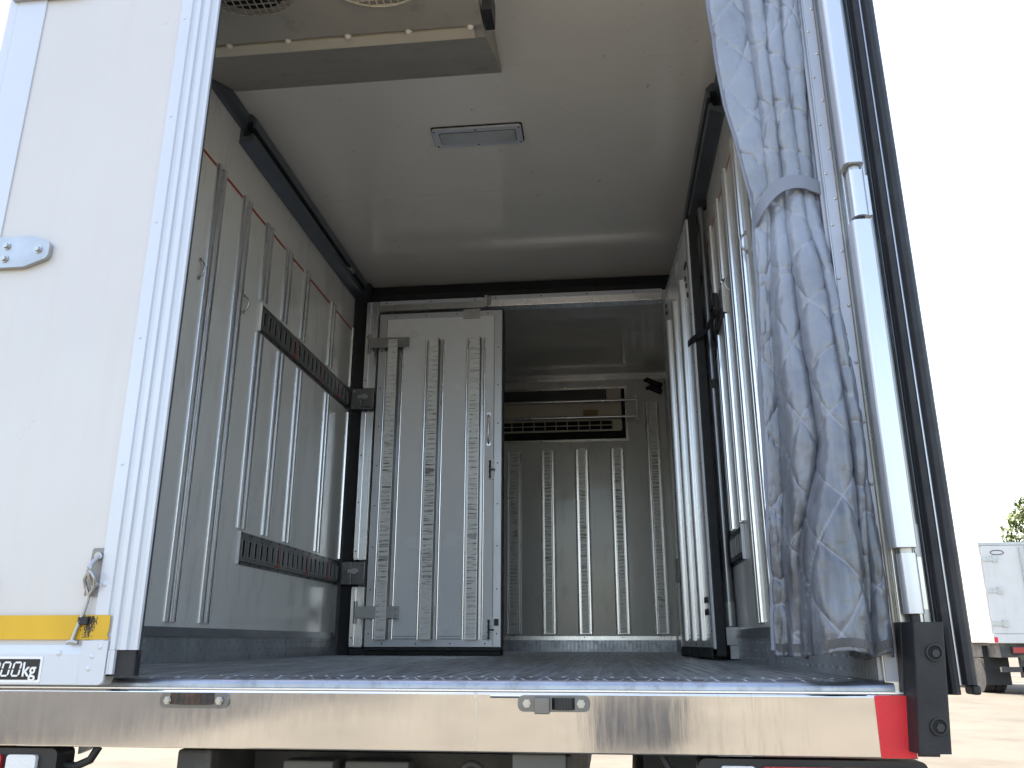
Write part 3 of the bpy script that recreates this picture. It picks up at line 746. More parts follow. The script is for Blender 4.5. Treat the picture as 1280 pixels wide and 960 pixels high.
def text_mesh(name, body, size, M, m, parent, bold=.0):
    cu_ = bpy.data.curves.new(name, 'FONT'); cu_.body = body; cu_.size = size; cu_.extrude = .0002; cu_.offset = bold
    t = bpy.data.objects.new('tmp', cu_); C.objects.link(t); bpy.context.view_layer.update()
    me = bpy.data.meshes.new_from_object(t.evaluated_get(bpy.context.evaluated_depsgraph_get())); me.materials.clear(); me.materials.append(m)
    bpy.data.objects.remove(t); o = bpy.data.objects.new(name, me); C.objects.link(o); place(o, M, parent); return o
k_ = text_mesh('lettering', 'kg', .040, T(-.7275, -.0649, .0035) @ Matrix.Rotation(R(90), 4, 'X') @ Matrix.Scale(.86, 4, (1, 0, 0)), decalwht, ld, .0007)
k_['label'] = 'white letters kg on the load plate'
# door hook set
yp = -.0605
pl = [(-.616, .1605), (-.594, .1575), (-.575, .262), (-.578, .266), (-.600, .2655), (-.603, .262)]
pl = [(-.618, .166), (-.585, .163), (-.583, .168), (-.580, .262), (-.583, .266), (-.609, .266), (-.612, .262)]
hookm = mat('dull_grey_plate', (.27, .26, .25), .5, metal=.4, var=.08)
obj('hook_plate', G().prism(pl, 'y', -.0595, -.0562), hookm, ld, label='grey steel hook plate on the left door')
g = G()
pts = []
for k in range(13):
    t = k/12; pts.append((-.594-.006*math.sin(math.pi*t)*1, -.063-.020*math.sin(math.pi*t), .247-.060*t))
g.tube(pts, .0048, 9)
for zz in (.2485, .1885): g.cyl((-.5945, -.0597, zz), (-.5945, -.066, zz), .0088, 14)
obj('staple', g, zinc, ld)
g = G()
loop = [(-.5965, -.080, .215), (-.589, -.084, .209), (-.586, -.080, .198), (-.589, -.072, .184), (-.601, -.068, .168), (-.603, -.067, .150)]
g.tube(loop, .0038, 8)
g.tube([(-.5965, -.080, .215), (-.605, -.082, .208), (-.609, -.078, .196), (-.608, -.071, .182), (-.6025, -.068, .168)], .0038, 8)
g.tube([(-.602, -.067, .170), (-.604, -.067, .150), (-.608, -.067, .130), (-.619, -.068, .092), (-.623, -.069, .074)], .0042, 9)
g.tube([(-.634, -.069, .0705), (-.622, -.0695, .0725), (-.609, -.069, .0700)], [.004, .0055, .004], 8)
obj('door_hook', g, zinc, ld)
obj('hook_clip', G().box(-.6165, -.5945, -.0715, -.0626, .106, .1225), rubber, ld, bevel=.002)
random.seed(11)
g = G()
for k in range(420):
    t = random.random(); xx = -.592+random.gauss(0, .006)-.004*t; zz = .122-.042*t; s_ = random.uniform(.0004, .0011)*(1.4-t)
    g.add([(xx-s_, -.06255-k*1e-6, zz-s_*2), (xx+s_, -.06255-k*1e-6, zz-s_*2), (xx+s_*.8, -.06255-k*1e-6, zz+s_*2), (xx-s_*.8, -.06255-k*1e-6, zz+s_*2)], [(0, 1, 2, 3)])
obj('grease_smear', g, grime, ld, kind='stuff')
# hinge straps
for zc in (.183, .983, 1.79):
    pl = [(-1.075, zc-.041), (-.893, zc-.041), (-.839, zc-.021), (-.833, zc-.012), (-.833, zc+.016), (-.838, zc+.024), (-.885, zc+.041), (-1.075, zc+.041)]
    st = obj('hinge_strap', G().prism(pl, 'y', -.0715, -.0607), zinc, ld, bevel=.002)
    g = G()
    for (xx, zz) in ((-.945, zc+.016), (-.945, zc-.018), (-.861, zc+.003), (-1.03, zc+.016), (-1.03, zc-.018)):
        g = G().cyl((xx, -.0717, zz), (xx, -.0735, zz), .0105, 16).cyl((xx, -.0735, zz), (xx, -.079, zz), .0068, 6)
        obj('strap_bolt', g, screwm, ld)

# ------------------------------------------------------------ right rear doors, folded back along the side
def folded(x0, x1, ylen, zb, y0, lab):
    d = obj('folded_rear_door', G().box(x0, x1, y0+.012, y0+ylen, zb+.02, ZC+.05), paint, truck, bevel=.003, label=lab)
    return d
fd1 = folded(1.108, 1.1475, .62, -.02, .0, 'first white door leaf folded back along the right side')
obj('polished_edge', G().box(1.1045, 1.1175, -.008, .0115, .0, ZC+.05).box(1.108, 1.1105, -.0105, -.0082, .0, ZC+.05), steel, fd1)
g = G()
prof = [(1.118, .011), (1.118, -.020), (1.122, -.029), (1.127, -.025), (1.131, -.031), (1.138, -.034), (1.144, -.031), (1.148, -.025), (1.148, .011)]
obj('door_gasket', G().prism(prof, 'z', -.022, ZC+.05, smooth=False), rubber, fd1, label='black ribbed rubber door gasket')
g = G().prism([(1.1175, -.0210), (1.1185, -.0240), (1.1195, -.0240), (1.1185, -.0210)], 'z', -.005, ZC+.04)
obj('edge_bead', g, darkalu, fd1)
g = G().box(1.1045, 1.1175, -.0125, -.0106, -.012, .30)
for k in range(4): g.cyl((1.1115, -.0125, .02+k*.024), (1.1115, -.0137, .02+k*.024), .0042, 10)
obj('edge_foot', g, zinc, fd1)
fd2 = folded(1.153, 1.190, .60, -.006, .0, 'second white door leaf folded back outermost on the right side')
obj('edge_line', G().box(1.1482, 1.1518, -.024, .60, -.005, ZC+.05), hinge_alu, fd2)
prof = [(1.152, .011), (1.152, -.028), (1.158, -.036), (1.168, -.038), (1.176, -.033), (1.181, -.024), (1.184, -.018), (1.184, .011)]
obj('door_gasket', G().prism(prof, 'z', -.004, ZC+.05, smooth=False), rubber, fd2, label='outermost black rubber door gasket')
obj('gasket_foot', G().box(1.168, 1.183, -.032, .010, -.022, -.0045), rubber, fd2, bevel=.004)

# ------------------------------------------------------------ under the body
ch = None
for s in (-1, 1):
    g = G().box(*sorted((s*.335, s*.410)), .02, 7.2, -.36, -.142)
    o = obj('chassis_rail', g, chassism, truck, bevel=.006)
for yy in (.25, 1.4, 2.8, 4.2, 5.6): obj('crossmember', G().box(-.334, .334, yy, yy+.08, -.33, -.17), chassism, truck)
for k in range(12): obj('floor_bearer', G().box(-1.0, 1.0, .12+k*.42, .18+k*.42, -.139, -.101), chassism, truck)
obj('bracket_plate', G().box(.295, .400, .000, .012, -.30, -.139), greybox, truck, bevel=.003)
obj('winch_bracket', G().box(-.21, -.10, .10, .16, -.30, -.170), greybox, truck, bevel=.004)
obj('winch_bracket', G().box(-.08, .06, .12, .18, -.30, -.172), greybox, truck, bevel=.004)
obj('towing_eye', G().tube([(.205+.022*math.cos(R(a)), .06, -.188+.022*math.sin(R(a))) for a in range(0, 361, 20)], .007, 8), chassism, truck)
for s in (-1, 1):
    xs = sorted((s*.655, s*1.075))
    h_ = obj('tail_lamp', G().prism(rrect(xs[0], xs[1], -.285, -.1405, .014), 'y', -.012, .05), blackpl, truck, bevel=.003, label='black tail lamp unit under the '+('left' if s < 0 else 'right')+' end of the bumper')
    for (a, b, m_) in ((.695, .760, clearlens), (.772, .905, redlens), (.917, 1.05, orangelens)):
        x_ = sorted((s*a, s*b))
        obj('lens', G().prism(rrect(x_[0], x_[1], -.265, -.152, .007), 'y', -.022, -.0125), m_, h_, bevel=.003)
    g = G().tube([(s*.662, .02, -.175), (s*.63, .02, -.178), (s*.60, .02, -.165), (s*.588, .025, -.14)], .0085, 10)
    obj('lamp_cable', g, rubber, h_)
obj('silver_bracket', G().prism([(-.655, -.139), (-.60, -.139), (-.655, -.160)], 'y', .06, .075), rockbox, truck)
# axle and wheels
obj('rear_axle', G().cyl((-.95, 2.15, GZ+.40), (.95, 2.15, GZ+.40), .06, 16).dome((0, 2.05, GZ+.40), (0, -1, 0), .16, .08, 16), chassism, truck)
def wheel(cx, s):
    def ringp(prof, n=36):
        g = G(); rg = []
        for (xx, rr) in prof: rg.append([(cx+s*xx, 2.15+rr*math.cos(2*math.pi*k/n), GZ+.40+rr*math.sin(2*math.pi*k/n)) for k in range(n)])
        vs = [p for r__ in rg for p in r__]; fs = []
        for i in range(len(prof)-1):
            for k in range(n): fs.append((i*n+k, i*n+(k+1) % n, (i+1)*n+(k+1) % n, (i+1)*n+k))
        return g.add(vs, fs, True)
    ty = obj('tyre', ringp([(-.09, .25), (-.105, .30), (-.10, .37), (-.085, .395), (-.03, .4), (.03, .4), (.085, .395), (.10, .37), (.105, .30), (.09, .25), (-.09, .25)]), tyrem, truck)
    obj('wheel_rim', ringp([(.085, .25), (.07, .22), (.0, .20), (-.02, .12), (.03, .09), (.04, .0)]), zinc, ty)
for s in (-1, 1):
    wheel(s*.93, s); wheel(s*.68, s)
    obj('mud_flap', G().box(*sorted((s*.60, s*1.04)), 1.45, 1.458, GZ+.22, -.145), rubber, truck)
obj('underrun_bar', G().box(-.95, .95, .10, .20, -.72, -.60), chassism, truck, bevel=.008)
for s in (-1, 1): obj('underrun_arm', G().box(*sorted((s*.345, s*.40)), .12, .18, -.60, -.361), chassism, truck)
# cab at the front end
cab = G().prism([(5.55, -.65), (5.55, 1.35), (5.75, 1.55), (6.9, 1.45), (7.35, .55), (7.45, -.65)], 'x', -1.02, 1.02)
cb = obj('cab', cab, paint, truck, bevel=.05)
obj('windscreen', G().add([(-.92, 6.952, 1.36), (.92, 6.952, 1.36), (.92, 7.362, .56), (-.92, 7.362, .56)], [(0, 1, 2, 3)]), decalblk, cb)
for s in (-1, 1):
    obj('side_window', G().prism([(5.9, .62), (6.85, .62), (6.7, 1.28), (5.9, 1.32)], 'x', *sorted((s*1.021, s*1.026))), decalblk, cb)
    g = G().cyl((s*.75, 6.6, GZ+.4), (s*1.0, 6.6, GZ+.4), .4, 36); obj('tyre', g, tyrem, truck, bevel=.02)

# ------------------------------------------------------------ movable bulkhead
YP = 2.975
bk = empty('bulkhead', (0, YP, 0), 'movable insulated bulkhead wall with two doors dividing the cargo box', 'partition')
# black rubber surround filling the gaps to walls and ceiling
prof = [(YP+.05, 2.118), (YP+.05, 2.18), (YP+.10, 2.262), (YP+.16, 2.262), (YP+.16, 2.118)]
obj('top_seal', G().prism(prof, 'x', -.955, .955), rubber, bk)
for s in (-1, 1):
    g = G().prism([(s*.948, YP+.03), (s*1.012, YP-.02), (s*1.0285, YP-.025), (s*1.0285, YP+.10), (s*.948, YP+.10)][::s], 'z', .002, 2.262)
    obj('side_seal', g, rubber, bk, label='black rubber side seal of the bulkhead')
obj('floor_seal', G().box(-.947, -.092, YP-.02, YP+.08, .002, .040), rubber, bk, bevel=.006)
obj('floor_seal', G().box(.880, .947, YP-.02, YP+.08, .002, .040), rubber, bk, bevel=.006)
def frame_piece(x0, x1, z0, z1, m, nm='frame_piece', vert=True, step=.28):
    g = G().box(x0, x1, YP-.02, YP+.06, z0, z1)
    o = obj(nm, g, m, bk, bevel=.002)
    g = G()
    if vert: g.box(x0+.001, x0+.026 if x0 < 0 else x0+.026, YP-.026, YP-.0203, z0+.01, z1-.01)
    else: g.box(x0+.01, x1-.01, YP-.026, YP-.0203, z1-.026, z1-.001)
    o2 = obj('screw_strip', g, paintalu if not vert else alu, bk)
    g = G()
    if vert:
        z = z0+.05
        while z < z1-.02: g.dome((x0+.013, YP-.0262, z), (0, -1, 0), .0048, .003, 8); z += step
    else:
        x_ = x0+.05
        while x_ < x1-.02: g.dome((x_, YP-.0262, z1-.0135), (0, -1, 0), .0048, .003, 8); x_ += step
    obj('frame_screw', g, darkscrew, bk, kind='stuff')
for (a, b) in ((.045, .372), (.520, 1.400), (1.545, 2.112)): frame_piece(-.947, -.874, a, b, alu)
frame_piece(.880, .946, .045, 2.112, alu)
frame_piece(-.873, -.205, 2.047, 2.110, steel, vert=False)
frame_piece(-.185, .879, 2.050, 2.118, alu, vert=False)
g = G().box(-.204, -.186, YP-.034, YP+.04, 2.045, 2.120)
for zz in (2.06, 2.10): g.dome((-.195, YP-.034, zz), (0, -1, 0), .006, .004, 8)
g.cyl((-.172, YP-.034, 2.055), (-.172, YP-.034, 2.112), .007, 10)
obj('header_joint', g, steel, bk)
obj('door_jamb', G().box(-.873, -.092, YP+.02, YP+.05, .041, .060), rubber, bk)
# lock boxes at the cargo rails
for zc in (1.473, .447):
    for s in (-1, 1):
        g = G().box(*sorted((s*.945, s*1.006)), YP-.055, YP+.02, zc-.066, zc+.062).box(*sorted((s*.868, s*.946)), YP-.050, YP-.021, zc-.066, zc+.062)
        o = obj('rail_lock', g, etrack, bk, bevel=.004)
        g = G().cyl((s*.925, YP-.052, zc+.008), (s*.925, YP-.068, zc+.008), .017, 12).box(*sorted((s*.905, s*.965)), YP-.060, YP-.0505, zc+.0, zc+.018)
        for (xx, zz) in ((.99, .045), (.885, .045), (.99, -.052), (.885, -.052)): g.dome((s*xx, YP-.0555, zc+zz), (0, -1, 0), .006, .004, 8)
        obj('lock_knob', g, zinc, o)
        obj('lock_step', G().box(*sorted((s*.870, s*1.004)), YP-.062, YP-.0555, zc-.052, zc-.040), etrack, o)

edgem = mat('brushed_door_edging', (.62, .64, .67), .36, metal=.5, var=.04)
def make_leaf(M, width, z0, z1, strips, lab, mirror=1, two=False):
    """leaf in its own frame: hinge edge at x=0, runs to x=width, face towards -y"""
    h_ = z1-z0
    p = obj('bulkhead_door', G().box(0, width, 0, .044, 0, h_), doorp, bk, M=M @ T(0, 0, z0), bevel=.002, label=lab)
    MM = M @ T(0, 0, z0)
    t = .044
    def sub(nm, g, m, bev=0, kind=None, label=None): return obj(nm, g, m, p, M=MM, bevel=bev, kind=kind, label=label)
    sub('door_edging', G().box(.001, t, -.004, -.0003, .001, h_-.001), edgem, .001)
    sub('door_edging', G().box(width-t, width-.001, -.004, -.0003, .001, h_-.001), edgem, .001)
    sub('door_edging', G().box(t+.001, width-t-.001, -.004, -.0003, h_-.036, h_-.001), edgem, .001)
    sub('door_edging', G().box(t+.001, width-t-.001, -.004, -.0003, .001, .040), edgem, .001)
    # inner bead of the edging
    g = G().box(t+.001, t+.004, -.0015, -.0003, .04, h_-.036).box(width-t-.004, width-t-.001, -.0015, -.0003, .04, h_-.036).box(t+.004, width-t-.004, -.0015, -.0003, .0405, .044).box(t+.004, width-t-.004, -.0015, -.0003, .055, .058)
    sub('edging_bead', g, darkalu)
    g = G()
    z = .07
    while z < h_-.02:
        for xx in (t/2, width-t/2): g.dome((xx, -.0042, z), (0, -1, 0), .0042, .0025, 8)
        z += .235
    x_ = .10
    while x_ < width-.05:
        for zz in (.018, h_-.018): g.dome((x_, -.0042, zz), (0, -1, 0), .0042, .0025, 8)
        x_ += .19
    sub('door_screw', g, darkscrew, 0, 'stuff')
    # rubber seal round the back edge
    g = G().box(-.010, -.0005, .010, .050, .0, h_+.008).box(width+.0005, width+.010, .010, .046, .0, h_+.008).box(0, width, .010, .050, h_+.001, h_+.012).box(0, width, .010, .050, -.018, -.001)
    sub('door_seal', g, rubber, .002)
    return p, MM
doorp = mat('pale_door_skin', (.84, .86, .87), .25, var=.025, vscale=2, coat=.2, bump=.0003, bscale=6, dirt=(.33, .32, .29), dlo=.62, dhi=.85, dscale=7, damt=.4)
YL = 2.905
leaf, ML = make_leaf(T(-.846, YL, 0), .757, .046, 2.003, (), 'closed left bulkhead door with three scuffed upright strips')
for xc in (.100, .350, .600):
    hat(leaf, ML @ T(xc, 0, .040), 1.735, .033, .060, .050)
# hinges of the closed leaf
def leaf_hinge(zc, w):
    g = G().box(-.045, w, -.0125, -.0085, zc-.032, zc+.032)
    g.box(-.048, -.032, -.020, .03, zc-.045, zc+.045)
    o = obj('door_hinge', g, zinc, leaf, M=ML, bevel=.0015)
    g = G().cyl((-.050, -.016, zc-.062), (-.050, -.016, zc+.062), .011, 12)
    for (xx, zz) in ((w-.02, .018), (w-.02, -.018), (w-.085, .018), (w-.085, -.018)): g.dome((xx, -.0127, zc+zz), (0, -1, 0), .0068, .005, 8)
    g.box(-.060, -.030, -.024, -.018, zc-.075, zc-.055); g.box(-.060, -.030, -.024, -.018, zc+.055, zc+.075)
    obj('hinge_pin', g, zinc, leaf, M=ML)
for zc, w in ((1.757, .20), (.182, .20)):
    g = G().box(-.045, w, -.0425, -.0385, zc-.032, zc+.032).box(-.048, -.034, -.042, .03, zc-.032, zc+.032)
    obj('door_hinge', g, zinc, leaf, M=ML, bevel=.0015)
    g = G().cyl((-.050, -.028, zc-.060), (-.050, -.028, zc+.060), .011, 12)
    for xx in (w-.02, w-.09):
        for zz in (.018, -.018): g.dome((xx, -.0427, zc+zz), (0, -1, 0), .0068, .005, 8)
    obj('hinge_pin', g, zinc, leaf, M=ML)
# handle, latches, top catch
g = G(); pts = [(.682, -.004, 1.297), (.682, -.028, 1.285), (.682, -.033, 1.26), (.682, -.033, 1.17), (.682, -.028, 1.135), (.682, -.004, 1.123)]
g.tube(pts, .006, 8)
for zz in (1.300, 1.120): g.cyl((.682, -.0005, zz), (.682, -.010, zz), .013, 14)
obj('door_handle', g, alu, leaf, M=ML)
for zc, fl_ in ((.972, 0), (.092, 1)):
    o = obj('latch_plate', G().box(.678, .716, -.0085, -.0043, zc-.058, zc+.062), decalwht, leaf, M=ML, bevel=.001)
    g = G().cyl((.692, -.013, zc-.045), (.692, -.013, zc+.045), .0055, 8)
    for k in range(4): g.cyl((.692, -.0078, zc-.045+k*.03), (.692, -.020, zc-.045+k*.03), .007, 8)
    g.tube([(.692, -.015, zc), (.705, -.022, zc-.002), (.722, -.024, zc-.002)], .004, 6)
    if fl_: g.box(.722, .745, -.02, -.0045, zc+.02, zc+.055)
    obj('latch_bolt', g, darkscrew, leaf, M=ML)
g = G().box(.520, .624, -.011, -.0045, 1.905, 1.957).box(.520, .624, -.011, .05, 1.9575, 1.966)
for xx in (.54, .60): g.dome((xx, -.0111, 1.93), (0, -1, 0), .006, .004, 8)
obj('top_catch', g, steel, leaf, M=ML)

# open leaf: hinge at the bulkhead's right edge, swung 90 degrees towards the tailgate
Mopen = T(.875, 2.82, 0) @ RZ(math.atan2(1.87-2.82, .922-.875))
leaf2, ML2 = make_leaf(Mopen, .951, .046, 2.003, (), 'open right bulkhead door standing parallel to the right wall')
for xc in (.19, .46, .73):
    prof = [(-.026, 0), (-.026, -.002), (-.018, -.002)]+[(-.0165*math.cos(math.pi*k/10), -.002-.022*math.sin(math.pi*k/10)**.8) for k in range(11)]+[(.018, -.002), (.026, -.002), (.026, 0)]
    obj('cargo_strip', G().prism(prof, 'z', 0, 1.70), alu, leaf2, M=ML2 @ T(xc, 0, .034))
g = G()
for xc, zz in ((.83, 1.76), (.83, 1.70), (.87, 1.76), (.845, 1.66), (.87, 1.60), (.80, .20), (.80, .15), (.85, .20), (.85, .15), (.10, .2), (.10, .14), (.10, 1.86), (.10, 1.82)):
    g.cyl((xc, -.0005, zz), (xc, -.006, zz), .013, 12)
obj('door_bolt', g, darkscrew, leaf2, M=ML2)
obj('door_sweep', G().box(.02, .93, -.012, -.0045, -.035, .006), rubber, leaf2, M=ML2)
g = G().box(.9615, .972, .004, .044, -.03, 1.972)
obj('free_edge_seal', g, rubber, leaf2, M=ML2, bevel=.006)

# ------------------------------------------------------------ loose things in the cargo box
lb = empty('load_bar', (1.0, 1.925, 0), 'upright grey telescopic steel load bar beside the open bulkhead door', 'bar')
bx_, by_ = .999, 1.925
barm = mat('brushed_bar_steel', (.30, .31, .33), .32, metal=.9, var=.1, vscale=3, stretch=(1, 1, .3))
obj('inner_tube', G().cyl((bx_, by_, 1.83), (bx_, by_, 2.085), .0145, 16), barm, lb)
obj('collar', G().cyl((bx_, by_, 1.74), (bx_, by_, 1.83), .0185, 18).cyl((bx_, by_, 1.725), (bx_, by_, 1.738), .0215, 18), barm, lb, bevel=.001)
obj('outer_tube', G().cyl((bx_, by_, .235), (bx_, by_, 1.7245), .019, 18), barm, lb)
obj('tube_shoe', G().cyl((bx_, by_, .135), (bx_, by_, .2345), .0225, 18), zinc, lb)
obj('bar_bracket', G().box(bx_-.024, 1.0290, by_-.020, by_+.02, .060, .133).box(bx_-.012, 1.0290, by_-.021, by_+.02, .006, .060), zinc, lb, bevel=.002)
obj('bar_head', G().box(bx_-.018, 1.0290, by_-.018, by_+.02, 2.085, 2.125), blackpl, lb, bevel=.003)
g = G().cyl((bx_, by_-.016, 1.20), (bx_, by_-.026, 1.20), .012, 8).box(bx_-.008, bx_+.008, by_-.030, by_-.018, 1.17, 1.205)
obj('release_catch', g, blackpl, lb)

def ribbon(pts, w, t, nrm_hint=(0, 0, 1)):
    """flat webbing following pts; width runs along the hint"""
    g = G(); hint = Vector(nrm_hint); rings = []
    P = [Vector(p) for p in pts]
    for i, p in enumerate(P):
        d = (P[min(i+1, len(P)-1)]-P[max(i-1, 0)]).normalized()
        wv = (hint-d*hint.dot(d)).normalized(); nv = d.cross(wv)
        rings.append([p-wv*w/2-nv*t/2, p+wv*w/2-nv*t/2, p+wv*w/2+nv*t/2, p-wv*w/2+nv*t/2])
    vs = [q for r__ in rings for q in r__]; fs = [(0, 1, 2, 3)]
    for i in range(len(P)-1):
        for k in range(4): fs.append((i*4+k, (i+1)*4+k, (i+1)*4+(k+1) % 4, i*4+(k+1) % 4))
    m = (len(P)-1)*4; fs.append((m+3, m+2, m+1, m))
    return g.add(vs, fs)
# black tie strap from the open door round the load bar to the wall rail
pts = [(.900, 1.925, 1.390), (.905, 1.885, 1.385), (.930, 1.835, 1.392), (.965, 1.80, 1.405), (.985, 1.76, 1.43), (1.000, 1.72, 1.455), (1.004, 1.66, 1.475)]
tie = obj('tie_strap', ribbon(pts, .030, .004), strapm); tag(tie, 'black webbing strap tying the open bulkhead door to the right wall rail', 'strap')
W[tie.name] = Matrix.Identity(4)
g = G().box(.978, 1.003, 1.60, 1.70, 1.425, 1.505).box(.970, .98, 1.585, 1.66, 1.44, 1.53)
obj('strap_buckle', g, blackpl, tie, bevel=.004)
obj('strap_tail', ribbon([(1.0, 1.69, 1.43), (.996, 1.72, 1.37), (1.0, 1.74, 1.31), (.996, 1.745, 1.26)], .03, .003, (0, 1, 0)), strapm, tie)

hs = G()
hs.tube([(.86, YB-.05, 2.215), (.885, YB-.06, 2.222), (.94, YB-.06, 2.19), (1.01, YB-.05, 2.165)], [.014, .021, .024, .024], 10)
hose1 = obj('drain_hose', hs, rubber); tag(hose1, 'upper black rubber drain hose end on the far wall, right of the cooling unit', 'hose')
W[hose1.name] = Matrix.Identity(4)
hs = G().tube([(.875, YB-.03, 2.150), (.905, YB-.04, 2.158), (.95, YB-.03, 2.140), (1.01, YB-.03, 2.115)], [.012, .020, .022, .022], 10)
hose2 = obj('drain_hose', hs, rubber); tag(hose2, 'lower black rubber drain hose end on the far wall, tucked under the upper one', 'hose')

# ------------------------------------------------------------ quilted curtain
# X of the pleat boundaries at a number of heights (six boundaries, five pleats)
ROWS = [
 (2.262, [.775, .850, .893, .938, .985, 1.002]),
 (1.70, [.813, .893, .930, .970, 1.012, 1.016]),
 (1.38, [.834, .909, .935, .971, 1.013, 1.018]),
 (1.085, [.880, .911, .937, .973, 1.004, 1.017]),
 (.78, [.868, .892, .938, .998, 1.013, 1.018]),
 (.47, [.860, .893, .946, 1.003, 1.022, 1.027]),
 (.23, [.851, .872, .893, .995, 1.010, 1.030]),
 (.045, [.842, .872, .886, .990, .998, 1.031])]
DEPTH = [
 (2.262, [.012, .040, .040, .042, .02]),
 (1.70, [.012, .038, .038, .040, .02]),
 (1.085, [.016, .028, .034, .030, .02]),
 (.78, [.010, .040, .052, .046, .03]),
 (.47, [.008, .050, .062, .050, .03]),
 (.045, [.008, .020, .085, .040, .035])]
YBASE = [
 (2.262, [.055, .045, .045, .045, .055]),
 (1.085, [.060, .048, .044, .044, .050]),
 (.60, [.085, .045, .030, .020, .012]),
 (.045, [.105, .060, .040, .020, .000])]
def interp(tab, z):
    zs = np.array([t[0] for t in tab])[::-1]; out = []
    vals = np.array([t[1] for t in tab])[::-1]
    i = int(np.clip(np.searchsorted(zs, z)-1, 0, len(zs)-2)); t = float(np.clip((z-zs[i])/(zs[i+1]-zs[i]), 0, 1))
    t = t*t*(3-2*t)*.6+t*.4
    return vals[i]*(1-t)+vals[i+1]*t
NV, PU = 620, 54
rs = np.random.RandomState(4)
def smooth_noise(shape_u, shape_v, cu, cv):
    a = rs.randn(cv+2, cu+2)
    yy = np.linspace(0, cv, shape_v); xx = np.linspace(0, cu, shape_u)
    yi = np.floor(yy).astype(int); xi = np.floor(xx).astype(int); fy = yy-yi; fx = xx-xi
    fy = fy*fy*(3-2*fy); fx = fx*fx*(3-2*fx)
    A = a[yi][:, xi]; B = a[yi][:, xi+1]; D = a[yi+1][:, xi]; E_ = a[yi+1][:, xi+1]
    return (A*(1-fx)+B*fx)*(1-fy)[:, None]+(D*(1-fx)+E_*fx)*fy[:, None]
NU = PU*5
Xg = np.zeros((NV, NU)); Yg = np.zeros((NV, NU)); Zg = np.zeros((NV, NU)); Sg = np.zeros((NV, NU))
zsA = np.linspace(2.262, .045, NV)
tt = (np.arange(PU)+.5)/PU
for j, z in enumerate(zsA):
    b = interp(ROWS, z); dp = interp(DEPTH, z)*np.array([1, 1.9, 1.9, 1.9, 1.5]); yb = interp(YBASE, z)+np.array([0, .034, .034, .034, .014])
    for k in range(5):
        th = np.pi*tt
        w = b[k+1]-b[k]; over = min(.010, .12*w)
        xc = (b[k]+b[k+1])/2; hw = w/2+over*.5
        # each pleat a rounded bulge, undercut a little at both sides
        x = xc-np.cos(th)*hw*(1+.10*np.sin(th)**2)
        y = yb[k]-dp[k]*np.sin(th)**.62+.060*np.abs(np.cos(th))**16*(k > 0)*(1 if k < 4 else .1)
        Xg[j, k*PU:(k+1)*PU] = x; Yg[j, k*PU:(k+1)*PU] = y
    Zg[j] = z
    tuck = math.exp(-((z-1.085)/.035)**2)
    Yg[j] += .010*tuck*0
# cloth coordinate along the width, from the middle height
sl = np.sqrt(np.diff(Xg, axis=1)**2+np.diff(Yg, axis=1)**2); Sg[:, 1:] = np.cumsum(sl, axis=1)
Sg = Sg-(Sg[:, -1:]-1.0)*np.linspace(0, 1, NU)[None, :]*.0
# wrinkles and sag
Yg += smooth_noise(NU, NV, 26, 34)*.0016+smooth_noise(NU, NV, 60, 90)*.0005
Xg += smooth_noise(NU, NV, 8, 14)*.0028
Zg[-1] += 0
hem = smooth_noise(NU, NV, 14, 2)[-1]*.006
Zg += np.clip((.25-Zg)/.25, 0, 1)*hem[None, :]
P3 = np.stack([Xg, Yg, Zg], -1)
du = np.gradient(P3, axis=1); dv = np.gradient(P3, axis=0); nn = np.cross(du, dv); nn /= np.linalg.norm(nn, axis=2, keepdims=True)+1e-9
if nn[:, :, 1].mean() > 0: nn = -nn
# quilting: diamonds .13 wide and .19 high, puffed between the stitch lines
wob = smooth_noise(NU, NV, 9, 16)*.010
a_ = (Sg+wob)/.118+Zg/.175; c_ = (Sg+wob)/.118-Zg/.175
da = np.abs(a_-np.round(a_)); dc = np.abs(c_-np.round(c_)); d_ = np.minimum(da, dc)
puff = .0036*(1-np.exp(-(d_/.055)**1.2))
# little gathers radiating from the stitches
gath = np.sin(Sg*260+np.sin(Zg*40)*2)*np.exp(-(d_/.07)**2)*.0006
edge = np.minimum(np.arange(NU), NU-1-np.arange(NU))[None, :]
P3 = P3+nn*(puff+gath+smooth_noise(NU, NV, 50, 150)*.0004)[:, :, None]
verts = P3.reshape(-1, 3)
idx = np.arange(NV*NU).reshape(NV, NU)
quads = np.stack([idx[:-1, :-1], idx[1:, :-1], idx[1:, 1:], idx[:-1, 1:]], -1).reshape(-1, 4)
me = bpy.data.meshes.new('thermal_curtain')
me.vertices.add(len(verts)); me.vertices.foreach_set('co', verts.ravel())
me.loops.add(len(quads)*4); me.loops.foreach_set('vertex_index', quads.ravel())
me.polygons.add(len(quads)); me.polygons.foreach_set('loop_start', np.arange(len(quads))*4); me.polygons.foreach_set('loop_total', np.full(len(quads), 4))
me.polygons.foreach_set('use_smooth', np.ones(len(quads), bool)); me.update(calc_edges=True)
at2 = me.attributes.new('stitch', 'FLOAT', 'POINT')
at2.data.foreach_set('value', (np.exp(-(d_/.018)**2)*.5).ravel())
at = me.attributes.new('soil', 'FLOAT', 'POINT')
at.data.foreach_set('value', np.clip((.95-Zg)/.75, 0, 1).ravel()*1.0+np.exp(-((Zg-1.13)/.05)**2).ravel()*.25)
me.materials.append(fabricm)
cur = bpy.data.objects.new('thermal_curtain', me); C.objects.link(cur); W['thermal_curtain'] = Matrix.Identity(4)
sdm = cur.modifiers.new('solid', 'SOLIDIFY'); sdm.thickness = .004; sdm.offset = 1; sdm.use_rim = True
tag(cur, 'blue-grey quilted thermal curtain gathered at the right of the doorway', 'curtain')
